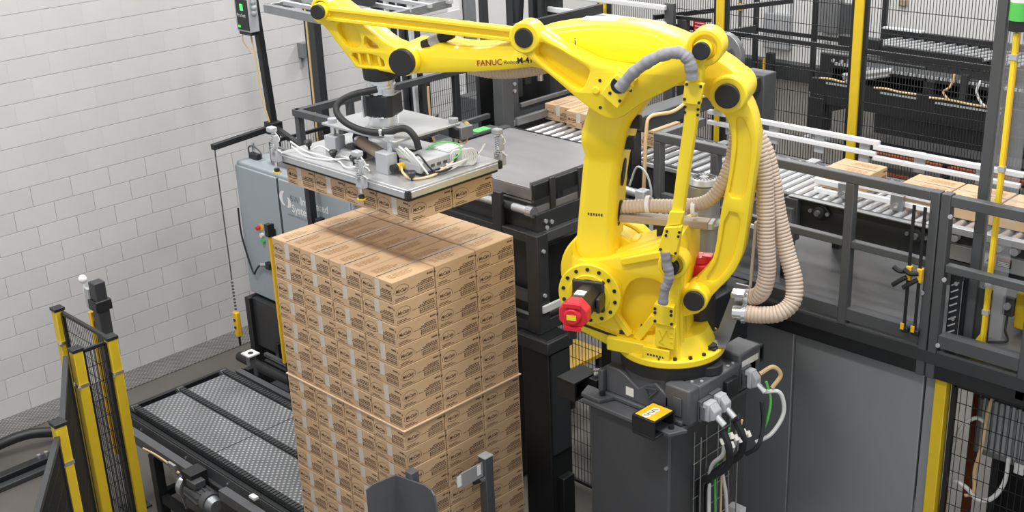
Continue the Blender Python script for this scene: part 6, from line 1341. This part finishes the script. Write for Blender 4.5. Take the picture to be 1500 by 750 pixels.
# posts and rail before the back wall
ff = thing('far_fence', 'black post and rail fence before the white back wall', 'fence', (-12.4, 19.7, 0))
for x in (-13.25, -11.98, -10.6): MB().bx(x-0.04, x+0.04, 19.66, 19.74, 0, 2.6).build('post', BLACK, ff)
for a, b in ((-13.2,-12.05),(-11.9,-10.65)): MB().bx(a, b, 19.68, 19.72, 0.98, 1.05).build('rail', BLACK, ff)
MB().bx(-11.9,-10.65,19.68,19.72,0.36,0.42).build('rail', BLACK, ff)
def wallbox(nm, x0, x1, z0, z1, m, label, d=0.15, cat='box'):
    o = thing(nm, label, cat, ((x0+x1)/2, 20.4, z0)); MB().bx(x0,x1,20.4-d,20.4,z0,z1).build('housing', m, o, 0.01)
    MB().bx(x0+0.02,x1-0.02,20.4-d-0.01,20.4-d,z0+0.02,z1-0.02).build('lid', m, o); return o
wallbox('electric_cabinet', -13.45, -12.88, 0.55, 1.22, CONN, 'light grey electric cabinet on the back wall, seen through the fence')
wallbox('electric_cabinet', -12.25, -11.80, 0.98, 1.62, DSTEEL, 'darker grey electric cabinet on the back wall left of the tall yellow post')
wallbox('switch_box', -11.78, -11.5, 0.78, 1.55, GRAPH, 'dark switch box on the back wall beside the darker cabinet')
wallbox('socket_box', -12.45, -12.32, 0.85, 1.0, HOSED, 'small tan socket box on the back wall', 0.06)
wallbox('socket_box', -12.13, -12.03, 0.78, 0.92, CREAM, 'small pale socket box on the back wall', 0.06)
wallbox('camera_box', -10.70, -10.55, 1.60, 1.72, HOSED, 'small tan box high on the back wall right of the tall yellow post', 0.06)
for x, r, m, lab in ((-14.05, 0.025, GRAPH, 'thin dark pipe on the back wall'), (-13.35, 0.045, CONN, 'grey conduit pipe rising from the electric cabinet'), (-12.9, 0.02, CONN, 'thin grey conduit beside the conduit pipe')):
    tag(MB().cyl((x, 20.34, 1.22 if r > 0.03 or m is CONN else 0.32), (x, 20.34, 4.5), r, n=10).build('pipe', m, loc=(x,20.34,1.2)), lab, 'pipe')
tag(MB().bx(-14.10,-14.0,20.28,20.36,1.2,1.34).build('valve', AMBER, loc=(-14.05,20.3,1.2)), 'small brass valve on the thin dark pipe', 'valve')
fl_ = thing('floor_post', 'short black post with amber light curtain by the back wall', 'post', (-13.05, 19.9, 0))
MB().bx(-13.1,-12.96,19.85,19.97,0,0.55).build('upright', BLACK, fl_); MB().bx(-13.2,-13.11,19.88,19.95,0.05,0.42).build('light_curtain', AMBER, fl_)
# things on the floor behind the carton stack, under the platform
mesh_panel('mesh_panel', (-6.62, 6.75), (-5.15, 6.75), 0.05, 2.0, 'black mesh panel behind the black column, right of the carton stack', sp=0.035, hs=0.13, fr=0.025)
ys = thing('yellow_step', 'yellow step platform behind the mesh panel, low right of the stack', 'step', (-7.4, 8.0, 0))
MB().bx(-7.75,-7.12,7.7,8.2,0.42,0.46).build('tread', AMBER, ys)
for x in (-7.7,-7.17):
    for y in (7.75,8.15): MB().bx(x-0.025,x+0.025,y-0.025,y+0.025,0,0.42).build('leg', BLACK, ys)
# ================================================================== FOREGROUND
gd = thing('stack_guard', 'grey folded steel corner guard with rounded wings at the bottom, before the stack', 'guard', (-5.16, 3.98, 0))
def fold(pts, z1s, t=0.012):
    mb = MB(); n = len(pts)
    for i in range(n-1):
        (x0,y0),(x1,y1) = pts[i],pts[i+1]; d = Vector((x1-x0,y1-y0,0)).normalized(); nn = Vector((-d.y,d.x,0))*t
        a = Vector((x0,y0,0)); b = Vector((x1,y1,0)); za, zb_ = z1s[i], z1s[i+1]
        v = [a,b,b+Vector((0,0,zb_)),a+Vector((0,0,za)),a+nn,b+nn,b+nn+Vector((0,0,zb_)),a+nn+Vector((0,0,za))]
        mb.add(v, [(0,1,2,3),(7,6,5,4),(0,4,5,1),(1,5,6,2),(2,6,7,3),(3,7,4,0)])
    return mb
fold([(-5.215,3.80),(-5.20,3.84),(-5.165,3.99)], [1.765,1.79,1.80]).build('left_wing', CASTG, gd)
fold([(-5.165,3.99),(-4.99,4.02),(-4.94,4.03),(-4.89,4.03),(-4.86,4.025),(-4.845,4.02)], [1.80,1.80,1.80,1.79,1.765,1.70]).build('right_wing', CASTG, gd)
MB().bx(-5.11,-5.05,4.02,4.08,0.012,1.84).build('post', CASTG, gd, 0.004)
MB().bx(-5.2,-4.95,3.95,4.15,0,0.012).build('foot_plate', BLACK, gd)
rp_ = thing('reflector_post', 'square grey post with a bright reflector plate at the lower right of the stack', 'post', (-5.06, 4.62, 0))
MB().bx(-5.085,-5.02,4.60,4.67,0.012,1.69).build('upright', GRAPH, rp_, 0.004)
MB().bx(-5.088,-5.017,4.597,4.673,1.69,1.696).build('cap', CONN, rp_)
pl_ = MB().prism([(4.37,1.62),(4.41,1.66),(4.60,1.66),(4.60,1.56),(4.42,1.56),(4.38,1.575)], 0, -5.055, -5.045).build('reflector_plate', ALU, rp_)
MB().bx(-5.045,-5.042,4.375,4.41,1.58,1.655).build('white_tape', WHITE, pl_); MB().bx(-5.045,-5.042,4.55,4.58,1.585,1.655).build('white_tape', WHITE, pl_)
MB().cyl((-5.05,4.52,1.545),(-5.05,4.60,1.53),0.014,n=10).build('sensor', BLACK, rp_); MB().cyl((-5.05,4.57,1.535),(-5.05,4.60,1.53),0.018,n=10).build('sensor_nut', STEEL, rp_)
MB().bx(-5.15,-4.95,4.54,4.73,0,0.012).build('foot_plate', BLACK, rp_)
